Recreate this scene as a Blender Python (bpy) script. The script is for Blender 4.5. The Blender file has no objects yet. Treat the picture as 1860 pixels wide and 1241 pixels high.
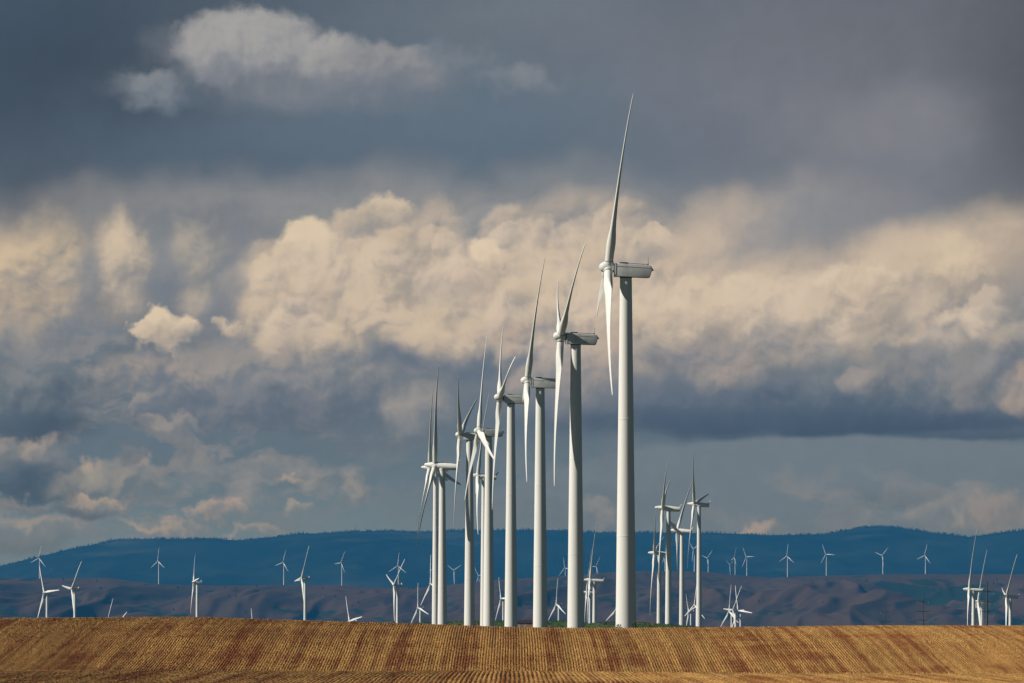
import bpy, bmesh, math, random
import numpy as np
from mathutils import Vector, Matrix

random.seed(7)
rng = np.random.default_rng(11)
SC = bpy.context.scene
COL = SC.collection
R = math.radians

# ------------------------------------------------------------------ camera
F = 15500.0            # focal length in photo pixels (photo 1860 px wide), a 300 mm lens on 36 mm
YH = 1190.0            # eye level row in the photo
cam_d = bpy.data.cameras.new('camera')
cam_d.sensor_width = 36.0
cam_d.lens = 36.0 * F / 1860.0
cam_d.shift_y = (YH - 620.5) / 1860.0
cam_d.clip_start = 1.0
cam_d.clip_end = 150000.0
cam = bpy.data.objects.new('camera', cam_d)
COL.objects.link(cam)
cam.location = (0, 0, 0)
cam.rotation_euler = (math.pi / 2, 0, 0)
SC.camera = cam

def wx(px, d): return (px - 930.0) / F * d
def wz(py, d): return (YH - py) / F * d

# ------------------------------------------------------------------ light and exposure
SUN_EL = R(37)
SUN_AZ = (-0.966, -0.259)
sdir = Vector((SUN_AZ[0] * math.cos(SUN_EL), SUN_AZ[1] * math.cos(SUN_EL), math.sin(SUN_EL))).normalized()
sl = bpy.data.lights.new('sun', 'SUN')
sl.energy = 4.9
sl.angle = R(0.5)
sl.color = (1.0, 0.945, 0.84)
so = bpy.data.objects.new('sun', sl)
COL.objects.link(so)
so.rotation_euler = sdir.to_track_quat('Z', 'Y').to_euler()
SC.view_settings.view_transform = 'Standard'
SC.view_settings.look = 'None'
SC.view_settings.exposure = 0.0
SC.view_settings.gamma = 1.0
SC.render.engine = 'CYCLES'
try:
    SC.cycles.use_denoising = True
    SC.cycles.volume_bounces = 0
    SC.cycles.max_bounces = 4
except Exception:
    pass

HAZE_RHO = 2.0e-5
HAZE_TOP = 760.0
HAZE_J = (0.020, 0.147, 0.305)     # measured brightness of endless haze, used only to know the sky behind it

def lin(c):
    c = c / 255.0
    return c / 12.92 if c <= 0.04045 else ((c + 0.055) / 1.055) ** 2.4
def cream(r, g, b): return (r, g - 3, b - 2) if r > 165 else (r, g, b)
def srgb(r, g, b): return (lin(r), lin(g), lin(b), 1.0)

# ------------------------------------------------------------------ node helper
class NT:
    def __init__(s, tree):
        s.t = tree; s.n = tree.nodes; s.l = tree.links
    def new(s, typ, **kw):
        nd = s.n.new(typ)
        for k, v in kw.items(): setattr(nd, k, v)
        return nd
    def put(s, sock, v):
        if isinstance(v, bpy.types.NodeSocket): s.l.new(v, sock)
        elif v is not None: sock.default_value = v
    def math(s, op, a, b=None, c=None, clamp=False):
        nd = s.new('ShaderNodeMath', operation=op, use_clamp=clamp)
        s.put(nd.inputs[0], a)
        if b is not None: s.put(nd.inputs[1], b)
        if c is not None: s.put(nd.inputs[2], c)
        return nd.outputs[0]
    def vmath(s, op, a, b=None, out=0):
        nd = s.new('ShaderNodeVectorMath', operation=op)
        s.put(nd.inputs[0], a)
        if b is not None:
            if op == 'SCALE': s.put(nd.inputs['Scale'], b)
            else: s.put(nd.inputs[1], b)
        return nd.outputs[out]
    def noise(s, vec, scale, detail=4, rough=0.5, dim='3D', lac=2.0, dist=0.0):
        nd = s.new('ShaderNodeTexNoise', noise_dimensions=dim)
        s.put(nd.inputs['Vector'], vec)
        nd.inputs['Scale'].default_value = scale
        nd.inputs['Detail'].default_value = detail
        nd.inputs['Roughness'].default_value = rough
        nd.inputs['Lacunarity'].default_value = lac
        nd.inputs['Distortion'].default_value = dist
        return nd
    def ramp(s, fac, a, b, lo=0.0, hi=1.0, smooth=True):
        nd = s.new('ShaderNodeMapRange', interpolation_type='SMOOTHSTEP' if smooth else 'LINEAR')
        s.put(nd.inputs['Value'], fac)
        nd.inputs['From Min'].default_value = a; nd.inputs['From Max'].default_value = b
        nd.inputs['To Min'].default_value = lo; nd.inputs['To Max'].default_value = hi
        return nd.outputs[0]
    def mix(s, fac, a, b, blend='MIX'):
        nd = s.new('ShaderNodeMix', data_type='RGBA', blend_type=blend)
        s.put(nd.inputs['Factor'], fac)
        s.put(nd.inputs['A'] if False else nd.inputs[6], a)
        s.put(nd.inputs[7], b)
        return nd.outputs[2]
    def xyz(s, x, y, z):
        nd = s.new('ShaderNodeCombineXYZ')
        s.put(nd.inputs[0], x); s.put(nd.inputs[1], y); s.put(nd.inputs[2], z)
        return nd.outputs[0]

# ------------------------------------------------------------------ world: clear sky overhead and a bank of cumulus ahead
world = bpy.data.worlds.new('World')
SC.world = world
world.use_nodes = True
wt = NT(world.node_tree)
for nd in list(wt.n): wt.n.remove(nd)
out = wt.new('ShaderNodeOutputWorld')
bg = wt.new('ShaderNodeBackground')
wt.l.new(bg.outputs[0], out.inputs['Surface'])
sky = wt.new('ShaderNodeTexSky', sky_type='NISHITA', sun_disc=False)
sky.sun_elevation = SUN_EL
sky.sun_rotation = math.atan2(SUN_AZ[0], SUN_AZ[1])
sky_c = wt.vmath('SCALE', sky.outputs[0], 0.05)

rest_c = wt.new('ShaderNodeTexCoord').outputs['Generated']
rest_n = wt.noise(rest_c, 2.2, 5, 0.55).outputs['Fac']
wt.l.new(wt.mix(wt.ramp(rest_n, 0.34, 0.50), sky_c, (0.020, 0.042, 0.066, 1)), bg.inputs['Color'])
try:
    world.cycles.sampling_method = 'MANUAL'
    world.cycles.sample_map_resolution = 256
except Exception:
    pass

# ------------------------------------------------------------------ the cloud bank ahead: a backdrop beyond the haze, 62 km away
MARG = {'soft': 70, 'puff': 60, 'torn': 80, 'crisp': 40, 'flat': 25}
CLOUDS = []
def cloud(x, y, rx, ry, lit, shade, soft=0.3, alpha=1.0, rot=0.0, kind='puff', tone_amt=0.6, bias=0.5, flat=0.0, fade=0.0, pat=0.0):
    CLOUDS.append((x, y, rx, ry, lit, shade, soft, alpha, rot, kind, tone_amt, bias, flat, fade, pat))
DK = (72, 88, 104); SL = (88, 104, 118); GR = (122, 128, 136); WG = (150, 148, 146); CR = (200, 184, 162); CL = (216, 200, 174); PK = (168, 158, 150)
# --- upper deck, broad tone differences
cloud(60, 120, 330, 330, (66, 84, 102), (50, 66, 84), soft=0.9, alpha=0.85, kind='soft', tone_amt=0.1)
cloud(470, 290, 420, 90, (88, 106, 124), (78, 96, 114), soft=0.9, alpha=0.7, kind='soft', tone_amt=0.1)
cloud(1020, 40, 260, 80, (116, 126, 136), (106, 116, 128), soft=0.9, alpha=0.75, kind='soft', tone_amt=0.1)
cloud(960, 235, 330, 90, (98, 116, 132), (90, 108, 126), soft=0.9, alpha=0.7, kind='soft', tone_amt=0.1)
cloud(1560, 160, 380, 150, (126, 128, 138), (108, 112, 124), soft=0.9, alpha=0.8, kind='soft', tone_amt=0.2)
cloud(1640, 40, 330, 90, (108, 112, 122), (96, 102, 112), soft=0.9, alpha=0.6, kind='soft', tone_amt=0.2)
cloud(1660, 245, 190, 70, (138, 138, 144), (126, 130, 138), soft=0.9, alpha=0.7, kind='soft', tone_amt=0.2)
cloud(1880, 120, 130, 260, (92, 96, 104), (76, 80, 88), soft=0.8, alpha=0.7, kind='soft', tone_amt=0.1)
# --- the lone cloud at upper left
cloud(535, 128, 225, 58, (142, 144, 148), (112, 120, 132), soft=0.42, alpha=0.9, rot=10, kind='puff', tone_amt=0.5, bias=0.45)
cloud(405, 82, 82, 58, (162, 160, 160), (124, 130, 140), soft=0.30, alpha=0.95, kind='puff', tone_amt=0.5, bias=0.55)
cloud(485, 72, 86, 56, (164, 163, 162), (128, 132, 142), soft=0.28, alpha=0.95, kind='puff', tone_amt=0.5, bias=0.6)
cloud(600, 100, 62, 42, (164, 163, 162), (130, 134, 142), soft=0.30, alpha=0.9, kind='puff', tone_amt=0.5, bias=0.6)
cloud(700, 128, 115, 36, (148, 148, 150), (120, 126, 136), soft=0.36, alpha=0.9, rot=8, kind='puff', tone_amt=0.5, bias=0.5)
cloud(620, 165, 170, 26, (124, 130, 140), (106, 118, 132), soft=0.7, alpha=0.7, kind='soft', tone_amt=0.2)
cloud(290, 164, 68, 30, (130, 137, 145), (100, 114, 128), soft=0.75, alpha=0.9, kind='puff', tone_amt=0.6, bias=0.5, flat=0.3)
cloud(280, 146, 34, 20, (140, 144, 148), (116, 126, 136), soft=0.6, alpha=0.7, kind='puff', tone_amt=0.4)
cloud(850, 112, 75, 26, (126, 134, 142), (108, 120, 132), soft=0.7, alpha=0.65, kind='torn', tone_amt=0.4)
cloud(940, 148, 75, 20, (128, 136, 144), (112, 122, 134), soft=0.6, alpha=0.65, kind='torn', tone_amt=0.4)
cloud(965, 135, 24, 18, (136, 140, 146), (120, 128, 138), soft=0.5, alpha=0.6, kind='puff', tone_amt=0.4)
# --- veil joining the deck to the sunlit bank
cloud(480, 400, 300, 70, (148, 148, 150), (124, 130, 138), soft=0.8, alpha=0.75, kind='soft', tone_amt=0.4)
cloud(900, 400, 280, 80, (150, 150, 150), (120, 128, 138), soft=0.8, alpha=0.7, kind='soft', tone_amt=0.4)
cloud(170, 430, 260, 70, (138, 138, 140), (110, 120, 130), soft=0.8, alpha=0.7, kind='soft', tone_amt=0.3)
# --- left, softly lit towers
cloud(60, 520, 120, 105, (206, 188, 160), (136, 136, 138), soft=0.5, alpha=0.95, kind='puff', tone_amt=0.6, bias=0.55)
cloud(95, 590, 110, 50, (170, 160, 148), (118, 126, 136), soft=0.5, alpha=0.8, kind='puff', tone_amt=0.6, bias=0.45)
cloud(225, 480, 52, 82, (208, 192, 168), (140, 140, 142), soft=0.45, alpha=0.95, rot=-6, kind='puff', tone_amt=0.5, bias=0.55)
cloud(345, 470, 58, 60, (178, 170, 158), (132, 136, 140), soft=0.42, alpha=0.9, kind='puff', tone_amt=0.6, bias=0.45)
cloud(362, 545, 36, 26, (184, 174, 160), (134, 138, 142), soft=0.5, alpha=0.8, kind='puff', tone_amt=0.5)
cloud(140, 640, 190, 45, (116, 128, 140), (96, 112, 126), soft=0.7, alpha=0.8, kind='soft', tone_amt=0.4)
# --- main cumulus bank, back layer
cloud(720, 540, 290, 130, (196, 182, 162), (146, 144, 144), soft=0.22, alpha=0.97, kind='puff', tone_amt=0.75, bias=0.5)
cloud(710, 385, 42, 24, (210, 194, 170), (160, 154, 148), soft=0.35, alpha=0.9, kind='puff', tone_amt=0.5, bias=0.6)
cloud(805, 430, 62, 62, (188, 176, 160), (144, 144, 146), soft=0.35, alpha=0.9, kind='puff', tone_amt=0.6, bias=0.5)
cloud(655, 410, 55, 32, (196, 182, 162), (150, 148, 146), soft=0.25, alpha=0.9, kind='puff', tone_amt=0.6, bias=0.5)
cloud(553, 462, 56, 66, CL, (178, 168, 154), soft=0.13, alpha=1.0, rot=10, kind='crisp', tone_amt=0.5, bias=0.75)
cloud(486, 502, 36, 38, CL, (184, 172, 156), soft=0.14, alpha=1.0, kind='crisp', tone_amt=0.5, bias=0.75)
cloud(500, 575, 60, 66, (202, 186, 164), (154, 150, 146), soft=0.28, alpha=0.95, kind='puff', tone_amt=0.7, bias=0.5)
cloud(590, 560, 66, 62, (168, 160, 150), (128, 132, 138), soft=0.30, alpha=0.85, rot=-45, kind='puff', tone_amt=0.8, bias=0.4)
cloud(700, 520, 120, 62, (212, 196, 172), (162, 154, 146), soft=0.34, alpha=0.9, rot=-18, kind='puff', tone_amt=0.8, bias=0.55)
cloud(690, 600, 170, 50, (192, 178, 160), (146, 144, 144), soft=0.45, alpha=0.8, kind='puff', tone_amt=0.8, bias=0.45)
cloud(825, 590, 78, 60, (208, 192, 170), (152, 148, 146), soft=0.30, alpha=0.9, kind='puff', tone_amt=0.8, bias=0.55)
cloud(840, 480, 40, 60, (196, 182, 164), (152, 148, 146), soft=0.4, alpha=0.7, kind='puff', tone_amt=0.6, bias=0.5)
# --- cauliflower heads heaped over the bank, back to front
crng = random.Random(5)
def heads(n, x0, x1, y0, y1, r0, r1, lit, shade, alpha, kind='crisp', soft=0.14, bias=0.56, inside=None):
    pts = sorted([(crng.uniform(x0, x1), crng.uniform(y0, y1)) for _ in range(n)], key=lambda p: p[1])
    for (hx_, hy_) in pts:
        if inside and not inside(hx_, hy_): continue
        r_ = crng.uniform(r0, r1); k_ = crng.uniform(-8, 8)
        l_ = tuple(min(255, c + k_) for c in lit); d_ = tuple(c + k_ for c in shade)
        cloud(hx_, hy_, r_ * crng.uniform(1.0, 1.35), r_ * crng.uniform(.8, 1.05), l_, d_, soft=soft * crng.uniform(.8, 1.8), alpha=alpha * crng.uniform(.6, 1.0),
              rot=crng.uniform(-30, 15), kind=kind, tone_amt=0.7, bias=bias, fade=1.0)
heads(46, 450, 900, 415, 640, 26, 62, (206, 190, 168), (158, 152, 148), 0.85,
      inside=lambda x, y: ((x - 700) / 250) ** 2 + ((y - 545) / 118) ** 2 < 1.0)
# --- centre and right sunlit mass, hazier
cloud(1330, 530, 470, 122, (200, 185, 165), (168, 160, 152), soft=0.32, alpha=0.97, kind='puff', tone_amt=0.5, bias=0.55)
cloud(1330, 425, 95, 60, (196, 182, 164), (156, 152, 150), soft=0.6, alpha=0.8, kind='soft', tone_amt=0.4, bias=0.5)
cloud(1030, 400, 120, 40, (188, 176, 160), (148, 146, 146), soft=0.6, alpha=0.75, kind='soft', tone_amt=0.5, bias=0.5)
cloud(1500, 400, 130, 70, (150, 148, 150), (132, 134, 142), soft=0.75, alpha=0.85, rot=-12, kind='soft', tone_amt=0.3, bias=0.4)
cloud(1720, 470, 230, 72, (204, 188, 166), (180, 168, 154), soft=0.5, alpha=0.9, rot=-14, kind='soft', tone_amt=0.4, bias=0.55)
cloud(985, 460, 52, 58, (208, 192, 170), (160, 154, 150), soft=0.22, alpha=0.95, kind='puff', tone_amt=0.7, bias=0.55)
cloud(893, 420, 44, 44, (146, 148, 150), (130, 136, 144), soft=0.6, alpha=0.75, kind='soft', tone_amt=0.3)
cloud(893, 468, 30, 25, (220, 204, 178), (180, 168, 154), soft=0.3, alpha=1.0, kind='puff', tone_amt=0.4, bias=0.8)
cloud(1000, 530, 80, 62, (214, 198, 174), (164, 156, 150), soft=0.28, alpha=0.9, kind='puff', tone_amt=0.9, bias=0.5)
cloud(1110, 450, 80, 44, (198, 184, 164), (156, 152, 148), soft=0.4, alpha=0.8, kind='puff', tone_amt=0.7, bias=0.5)
cloud(1230, 550, 90, 54, (214, 198, 174), (172, 162, 152), soft=0.3, alpha=0.85, kind='puff', tone_amt=0.8, bias=0.5)
cloud(1360, 545, 70, 44, (216, 200, 176), (176, 166, 154), soft=0.25, alpha=0.85, kind='puff', tone_amt=0.7, bias=0.55)
cloud(1560, 520, 105, 38, (216, 200, 176), (186, 174, 158), soft=0.35, alpha=0.9, kind='puff', tone_amt=0.6, bias=0.6)
cloud(1750, 480, 70, 46, (212, 196, 170), (182, 170, 156), soft=0.4, alpha=0.85, kind='puff', tone_amt=0.6, bias=0.6)
cloud(1500, 590, 280, 52, (192, 178, 160), (150, 148, 146), soft=0.45, alpha=0.88, kind='puff', tone_amt=0.8, bias=0.4)
cloud(1760, 590, 160, 80, (170, 162, 152), (132, 136, 140), soft=0.4, alpha=0.85, kind='puff', tone_amt=0.7, bias=0.4)
cloud(1720, 520, 90, 14, (160, 152, 146), (146, 142, 140), soft=0.7, alpha=0.5, kind='torn', tone_amt=0.5)
cloud(1230, 610, 120, 44, (182, 170, 156), (142, 142, 144), soft=0.5, alpha=0.7, kind='puff', tone_amt=0.9, bias=0.4)
cloud(960, 620, 90, 52, (188, 176, 162), (140, 142, 146), soft=0.4, alpha=0.85, kind='puff', tone_amt=0.9, bias=0.45)
cloud(1070, 660, 70, 46, (178, 168, 158), (136, 140, 146), soft=0.4, alpha=0.85, kind='puff', tone_amt=0.7, bias=0.45)
heads(30, 900, 1230, 400, 650, 24, 58, (210, 194, 172), (160, 154, 150), 0.75)
heads(30, 1180, 1860, 535, 650, 26, 62, (208, 192, 170), (160, 154, 150), 0.6, soft=0.16)
# --- shadowed undersides and the dark shelf at right
cloud(800, 662, 210, 20, (104, 120, 136), (84, 106, 128), soft=0.8, alpha=0.8, kind='soft', tone_amt=0.4, bias=0.4)
cloud(1500, 728, 440, 62, (108, 120, 134), (82, 101, 122), soft=0.35, alpha=0.97, kind='soft', tone_amt=0.5, bias=0.45, flat=0.0)
cloud(1330, 655, 130, 44, (142, 142, 146), (110, 120, 132), soft=0.45, alpha=0.8, kind='puff', tone_amt=0.9, bias=0.4)
cloud(1500, 640, 150, 26, (156, 152, 148), (124, 130, 138), soft=0.5, alpha=0.75, kind='puff', tone_amt=0.8, bias=0.45)
cloud(1230, 640, 90, 36, (140, 142, 146), (106, 116, 130), soft=0.5, alpha=0.7, kind='puff', tone_amt=0.7, bias=0.4)
cloud(1640, 690, 170, 58, (122, 130, 138), (96, 112, 128), soft=0.3, alpha=0.85, kind='puff', tone_amt=0.7, bias=0.4, flat=0.4)
cloud(1800, 690, 110, 62, (140, 140, 142), (104, 116, 128), soft=0.3, alpha=0.85, kind='puff', tone_amt=0.7, bias=0.4, flat=0.3)
cloud(1858, 705, 44, 40, (176, 162, 150), (128, 130, 136), soft=0.35, alpha=0.8, kind='puff', tone_amt=0.5, bias=0.5)
cloud(1220, 735, 110, 44, (102, 116, 132), (82, 101, 122), soft=0.5, alpha=0.75, kind='soft', tone_amt=0.3)
cloud(1480, 768, 420, 24, (78, 99, 121), (66, 89, 113), soft=0.5, alpha=0.85, kind='flat', tone_amt=0.2)
cloud(1130, 768, 170, 26, (80, 100, 122), (72, 94, 116), soft=0.8, alpha=0.7, kind='flat', tone_amt=0.2)
heads(16, 1220, 1620, 620, 700, 26, 54, (164, 156, 150), (120, 128, 138), 0.6, soft=0.25, bias=0.5)
heads(16, 900, 1150, 600, 700, 26, 54, (186, 172, 158), (132, 136, 142), 0.6, soft=0.22, bias=0.5)
cloud(1050, 700, 120, 50, (150, 146, 146), (118, 126, 138), soft=0.6, alpha=0.6, kind='puff', tone_amt=0.6, bias=0.5)
heads(12, 230, 620, 640, 720, 24, 46, (168, 158, 150), (122, 130, 138), 0.55, soft=0.3, bias=0.5)
heads(10, 1600, 1860, 630, 740, 30, 60, (140, 140, 144), (104, 116, 130), 0.7, soft=0.2, bias=0.5)
# clear band under the shelf with its straight upper edge
cloud(1560, 990, 760, 201, (112, 126, 138), (100, 118, 132), soft=0.03, alpha=0.94, kind='flat', tone_amt=0.15, bias=0.5)
cloud(1790, 788, 150, 9, (84, 104, 124), (74, 94, 116), soft=0.6, alpha=0.8, kind='flat', tone_amt=0.1)
heads(14, 0, 180, 440, 620, 22, 46, (200, 182, 156), (146, 142, 140), 0.5, soft=0.3)
cloud(150, 520, 34, 80, (130, 136, 144), (114, 124, 136), soft=0.6, alpha=0.75, kind='soft', tone_amt=0.3)
cloud(290, 500, 30, 90, (126, 134, 142), (112, 122, 136), soft=0.6, alpha=0.8, kind='soft', tone_amt=0.3)
cloud(418, 530, 36, 90, (130, 136, 144), (114, 124, 136), soft=0.6, alpha=0.75, kind='soft', tone_amt=0.3)
cloud(1480, 420, 110, 40, (140, 142, 148), (128, 134, 142), soft=0.8, alpha=0.6, rot=-12, kind='soft', tone_amt=0.3)
# broken grey pink sheets low on the left
cloud(330, 700, 420, 90, (156, 150, 148), (114, 124, 136), soft=0.6, alpha=0.75, kind='puff', tone_amt=0.7, bias=0.45, pat=1.0)
cloud(330, 880, 380, 110, (154, 148, 146), (116, 127, 137), soft=0.5, alpha=0.72, kind='torn', tone_amt=0.7, bias=0.45, pat=1.0)
cloud(120, 760, 240, 120, (130, 134, 140), (88, 106, 122), soft=0.5, alpha=0.7, kind='puff', tone_amt=0.6, bias=0.4, pat=1.0)
cloud(600, 760, 260, 70, (134, 136, 142), (100, 114, 130), soft=0.5, alpha=0.75, kind='puff', tone_amt=0.6, bias=0.45, pat=1.0)
cloud(1650, 930, 320, 60, (140, 140, 142), (112, 124, 134), soft=0.6, alpha=0.6, kind='torn', tone_amt=0.6, bias=0.45, pat=1.0)
cloud(1000, 880, 260, 90, (116, 126, 136), (100, 116, 130), soft=0.7, alpha=0.5, kind='torn', tone_amt=0.5, bias=0.45, pat=1.0)
# --- small bright cumulus at left
cloud(310, 615, 52, 20, (196, 182, 162), (146, 144, 144), soft=0.35, alpha=0.9, kind='torn', tone_amt=0.6, bias=0.5)
cloud(286, 582, 30, 24, (216, 200, 174), (166, 158, 150), soft=0.28, alpha=1.0, kind='puff', tone_amt=0.4, bias=0.8)
cloud(342, 590, 32, 22, (212, 196, 172), (152, 150, 148), soft=0.32, alpha=1.0, kind='puff', tone_amt=0.4, bias=0.7)
cloud(258, 598, 28, 15, (210, 194, 170), (180, 170, 156), soft=0.35, alpha=1.0, kind='torn', tone_amt=0.3, bias=0.7)
cloud(326, 632, 10, 24, (184, 172, 158), (140, 142, 144), soft=0.5, alpha=0.8, kind='torn', tone_amt=0.5)
cloud(424, 598, 16, 17, (206, 190, 168), (160, 152, 146), soft=0.5, alpha=0.85, kind='torn', tone_amt=0.6, bias=0.6)
# --- grey pink drifts below the bank, left half
cloud(290, 690, 100, 34, (168, 158, 148), (116, 126, 138), soft=0.45, alpha=0.85, rot=12, kind='puff', tone_amt=0.9, bias=0.4)
cloud(350, 715, 85, 50, (166, 156, 148), (108, 120, 134), soft=0.4, alpha=0.8, rot=35, kind='puff', tone_amt=0.9, bias=0.4)
cloud(480, 670, 190, 30, (152, 148, 146), (110, 122, 136), soft=0.6, alpha=0.8, kind='puff', tone_amt=0.8, bias=0.45)
cloud(500, 740, 220, 44, (118, 126, 138), (92, 108, 126), soft=0.45, alpha=0.8, kind='puff', tone_amt=0.6, bias=0.4)
cloud(330, 775, 60, 12, (158, 150, 146), (112, 124, 136), soft=0.6, alpha=0.7, kind='torn', tone_amt=0.6)
cloud(640, 690, 150, 24, (150, 148, 148), (112, 122, 134), soft=0.6, alpha=0.75, kind='puff', tone_amt=0.7, bias=0.45)
cloud(760, 745, 60, 42, (156, 152, 150), (118, 128, 138), soft=0.4, alpha=0.85, kind='puff', tone_amt=0.7, bias=0.5)
cloud(245, 730, 18, 18, (158, 152, 148), (116, 126, 138), soft=0.5, alpha=0.75, kind='torn', tone_amt=0.5)
cloud(50, 720, 110, 60, (112, 124, 134), (82, 100, 118), soft=0.5, alpha=0.8, kind='puff', tone_amt=0.7, bias=0.35)
cloud(60, 690, 60, 18, (134, 136, 140), (104, 116, 128), soft=0.6, alpha=0.6, kind='torn', tone_amt=0.6)
cloud(75, 780, 90, 26, (74, 96, 116), (64, 86, 108), soft=0.6, alpha=0.7, kind='soft', tone_amt=0.3)
cloud(82, 818, 34, 32, (164, 154, 146), (116, 126, 136), soft=0.4, alpha=0.9, kind='torn', tone_amt=0.6, bias=0.5)
cloud(18, 816, 34, 16, (146, 142, 142), (110, 122, 132), soft=0.5, alpha=0.8, kind='torn', tone_amt=0.6)
cloud(60, 880, 110, 34, (70, 96, 118), (60, 86, 110), soft=0.6, alpha=0.8, kind='soft', tone_amt=0.3)
cloud(165, 850, 30, 20, (176, 164, 150), (120, 130, 138), soft=0.4, alpha=0.85, kind='torn', tone_amt=0.6, bias=0.55)
cloud(255, 843, 16, 9, (170, 158, 146), (140, 140, 142), soft=0.8, alpha=0.6, kind='torn', tone_amt=0.4, bias=0.6)
cloud(200, 880, 110, 30, (148, 146, 144), (106, 120, 132), soft=0.5, alpha=0.8, kind='torn', tone_amt=0.8, bias=0.45)
cloud(185, 908, 60, 12, (176, 162, 148), (124, 130, 138), soft=0.5, alpha=0.85, kind='torn', tone_amt=0.7, bias=0.5)
cloud(150, 930, 70, 14, (90, 108, 124), (80, 100, 118), soft=0.6, alpha=0.7, kind='soft', tone_amt=0.4)
cloud(80, 955, 90, 14, (160, 150, 144), (122, 130, 138), soft=0.8, alpha=0.75, kind='torn', tone_amt=0.8, bias=0.5)
cloud(40, 915, 60, 12, (138, 138, 140), (108, 120, 130), soft=0.6, alpha=0.7, kind='torn', tone_amt=0.6)
cloud(30, 990, 90, 18, (116, 124, 132), (98, 112, 124), soft=0.7, alpha=0.7, kind='soft', tone_amt=0.4)
cloud(300, 955, 60, 12, (164, 152, 144), (118, 128, 138), soft=0.5, alpha=0.8, kind='torn', tone_amt=0.7, bias=0.5)
cloud(395, 928, 52, 15, (170, 158, 148), (128, 132, 138), soft=0.4, alpha=0.9, kind='torn', tone_amt=0.6, bias=0.55)
cloud(470, 968, 40, 9, (164, 154, 146), (128, 134, 138), soft=0.8, alpha=0.75, kind='torn', tone_amt=0.5, bias=0.55)
cloud(545, 940, 28, 12, (164, 154, 146), (122, 130, 138), soft=0.5, alpha=0.75, kind='torn', tone_amt=0.6, bias=0.5)
cloud(500, 870, 170, 24, (134, 138, 142), (104, 120, 132), soft=0.6, alpha=0.75, kind='torn', tone_amt=0.9, bias=0.45)
cloud(535, 870, 34, 9, (168, 158, 148), (124, 130, 138), soft=0.5, alpha=0.8, kind='torn', tone_amt=0.6, bias=0.5)
cloud(655, 885, 24, 34, (156, 150, 146), (116, 126, 136), soft=0.5, alpha=0.75, kind='torn', tone_amt=0.8, bias=0.5)
cloud(430, 855, 90, 14, (128, 134, 140), (104, 120, 132), soft=0.6, alpha=0.65, kind='torn', tone_amt=0.6)
# --- low puffs right of the mast group
cloud(1385, 958, 32, 18, (176, 160, 148), (128, 134, 140), soft=0.5, alpha=0.85, kind='torn', tone_amt=0.5, bias=0.5)
cloud(1090, 935, 26, 14, (150, 146, 144), (118, 128, 138), soft=0.6, alpha=0.7, kind='torn', tone_amt=0.4)
cloud(1700, 938, 56, 24, (138, 140, 142), (112, 124, 134), soft=0.5, alpha=0.8, kind='torn', tone_amt=0.6, bias=0.5)
cloud(1750, 948, 14, 12, (160, 152, 146), (132, 134, 138), soft=0.8, alpha=0.5, kind='torn', tone_amt=0.4, bias=0.6)
cloud(1820, 930, 50, 32, (150, 142, 140), (118, 124, 132), soft=0.5, alpha=0.8, kind='torn', tone_amt=0.5, bias=0.5)
cloud(1620, 905, 90, 20, (108, 122, 134), (98, 114, 128), soft=0.6, alpha=0.6, kind='soft', tone_amt=0.5)



def make_group(name, ins, outs):
    g_ = bpy.data.node_groups.new(name, 'ShaderNodeTree')
    for n_, t_ in ins: g_.interface.new_socket(n_, in_out='INPUT', socket_type='NodeSocket' + t_)
    for n_, t_ in outs: g_.interface.new_socket(n_, in_out='OUTPUT', socket_type='NodeSocket' + t_)
    nt_ = NT(g_)
    return g_, nt_, nt_.new('NodeGroupInput').outputs, nt_.new('NodeGroupOutput').inputs
# one cloud: soft or crisp tilted ellipse in warped directions, lit at the upper left and shaded at the lower right
CG, wt, gi, go = make_group('cloud', [('C', 'Color'), ('X', 'Float'), ('Y', 'Float'), ('Tone', 'Float')] +
                            [(k, 'Float') for k in ('ax', 'ay', 'a0', 'bx', 'by', 'b0', 'flat', 'out', 'inn', 'alpha', 'ta', 'bias', 'fade', 'pat', 'N')] +
                            [('Lit', 'Color'), ('Shade', 'Color')], [('C', 'Color')])
# a tiny share of the colour beneath makes each cloud wait for the one behind it (keeps the shader's memory small)
sep = wt.new('ShaderNodeSeparateColor'); wt.l.new(gi['C'], sep.inputs[0])
X_ = wt.math('MULTIPLY_ADD', sep.outputs[0], 1e-7, gi['X'])
Y_ = wt.math('MULTIPLY_ADD', sep.outputs[0], 1e-7, gi['Y'])
ex = wt.math('MULTIPLY_ADD', X_, gi['ax'], wt.math('MULTIPLY_ADD', Y_, gi['ay'], gi['a0']))
ey = wt.math('MULTIPLY_ADD', X_, gi['bx'], wt.math('MULTIPLY_ADD', Y_, gi['by'], gi['b0']))
yy = wt.math('MULTIPLY_ADD', wt.math('MAXIMUM', ey, 0.0), gi['flat'], ey)
ln = wt.math('SQRT', wt.math('MULTIPLY_ADD', ex, ex, wt.math('MULTIPLY', yy, yy)))
mr = wt.new('ShaderNodeMapRange', interpolation_type='SMOOTHSTEP')
for k_, v_ in (('Value', ln), ('From Min', gi['out']), ('From Max', gi['inn']), ('To Max', gi['alpha'])): wt.l.new(v_, mr.inputs[k_])
f = wt.math('MULTIPLY_ADD', ex, -0.30, wt.math('MULTIPLY_ADD', ey, -0.42, wt.math('MULTIPLY_ADD', gi['Tone'], gi['ta'], gi['bias'])))
col = wt.mix(wt.ramp(f, -0.05, 1.05), gi['Shade'], gi['Lit'])
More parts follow.
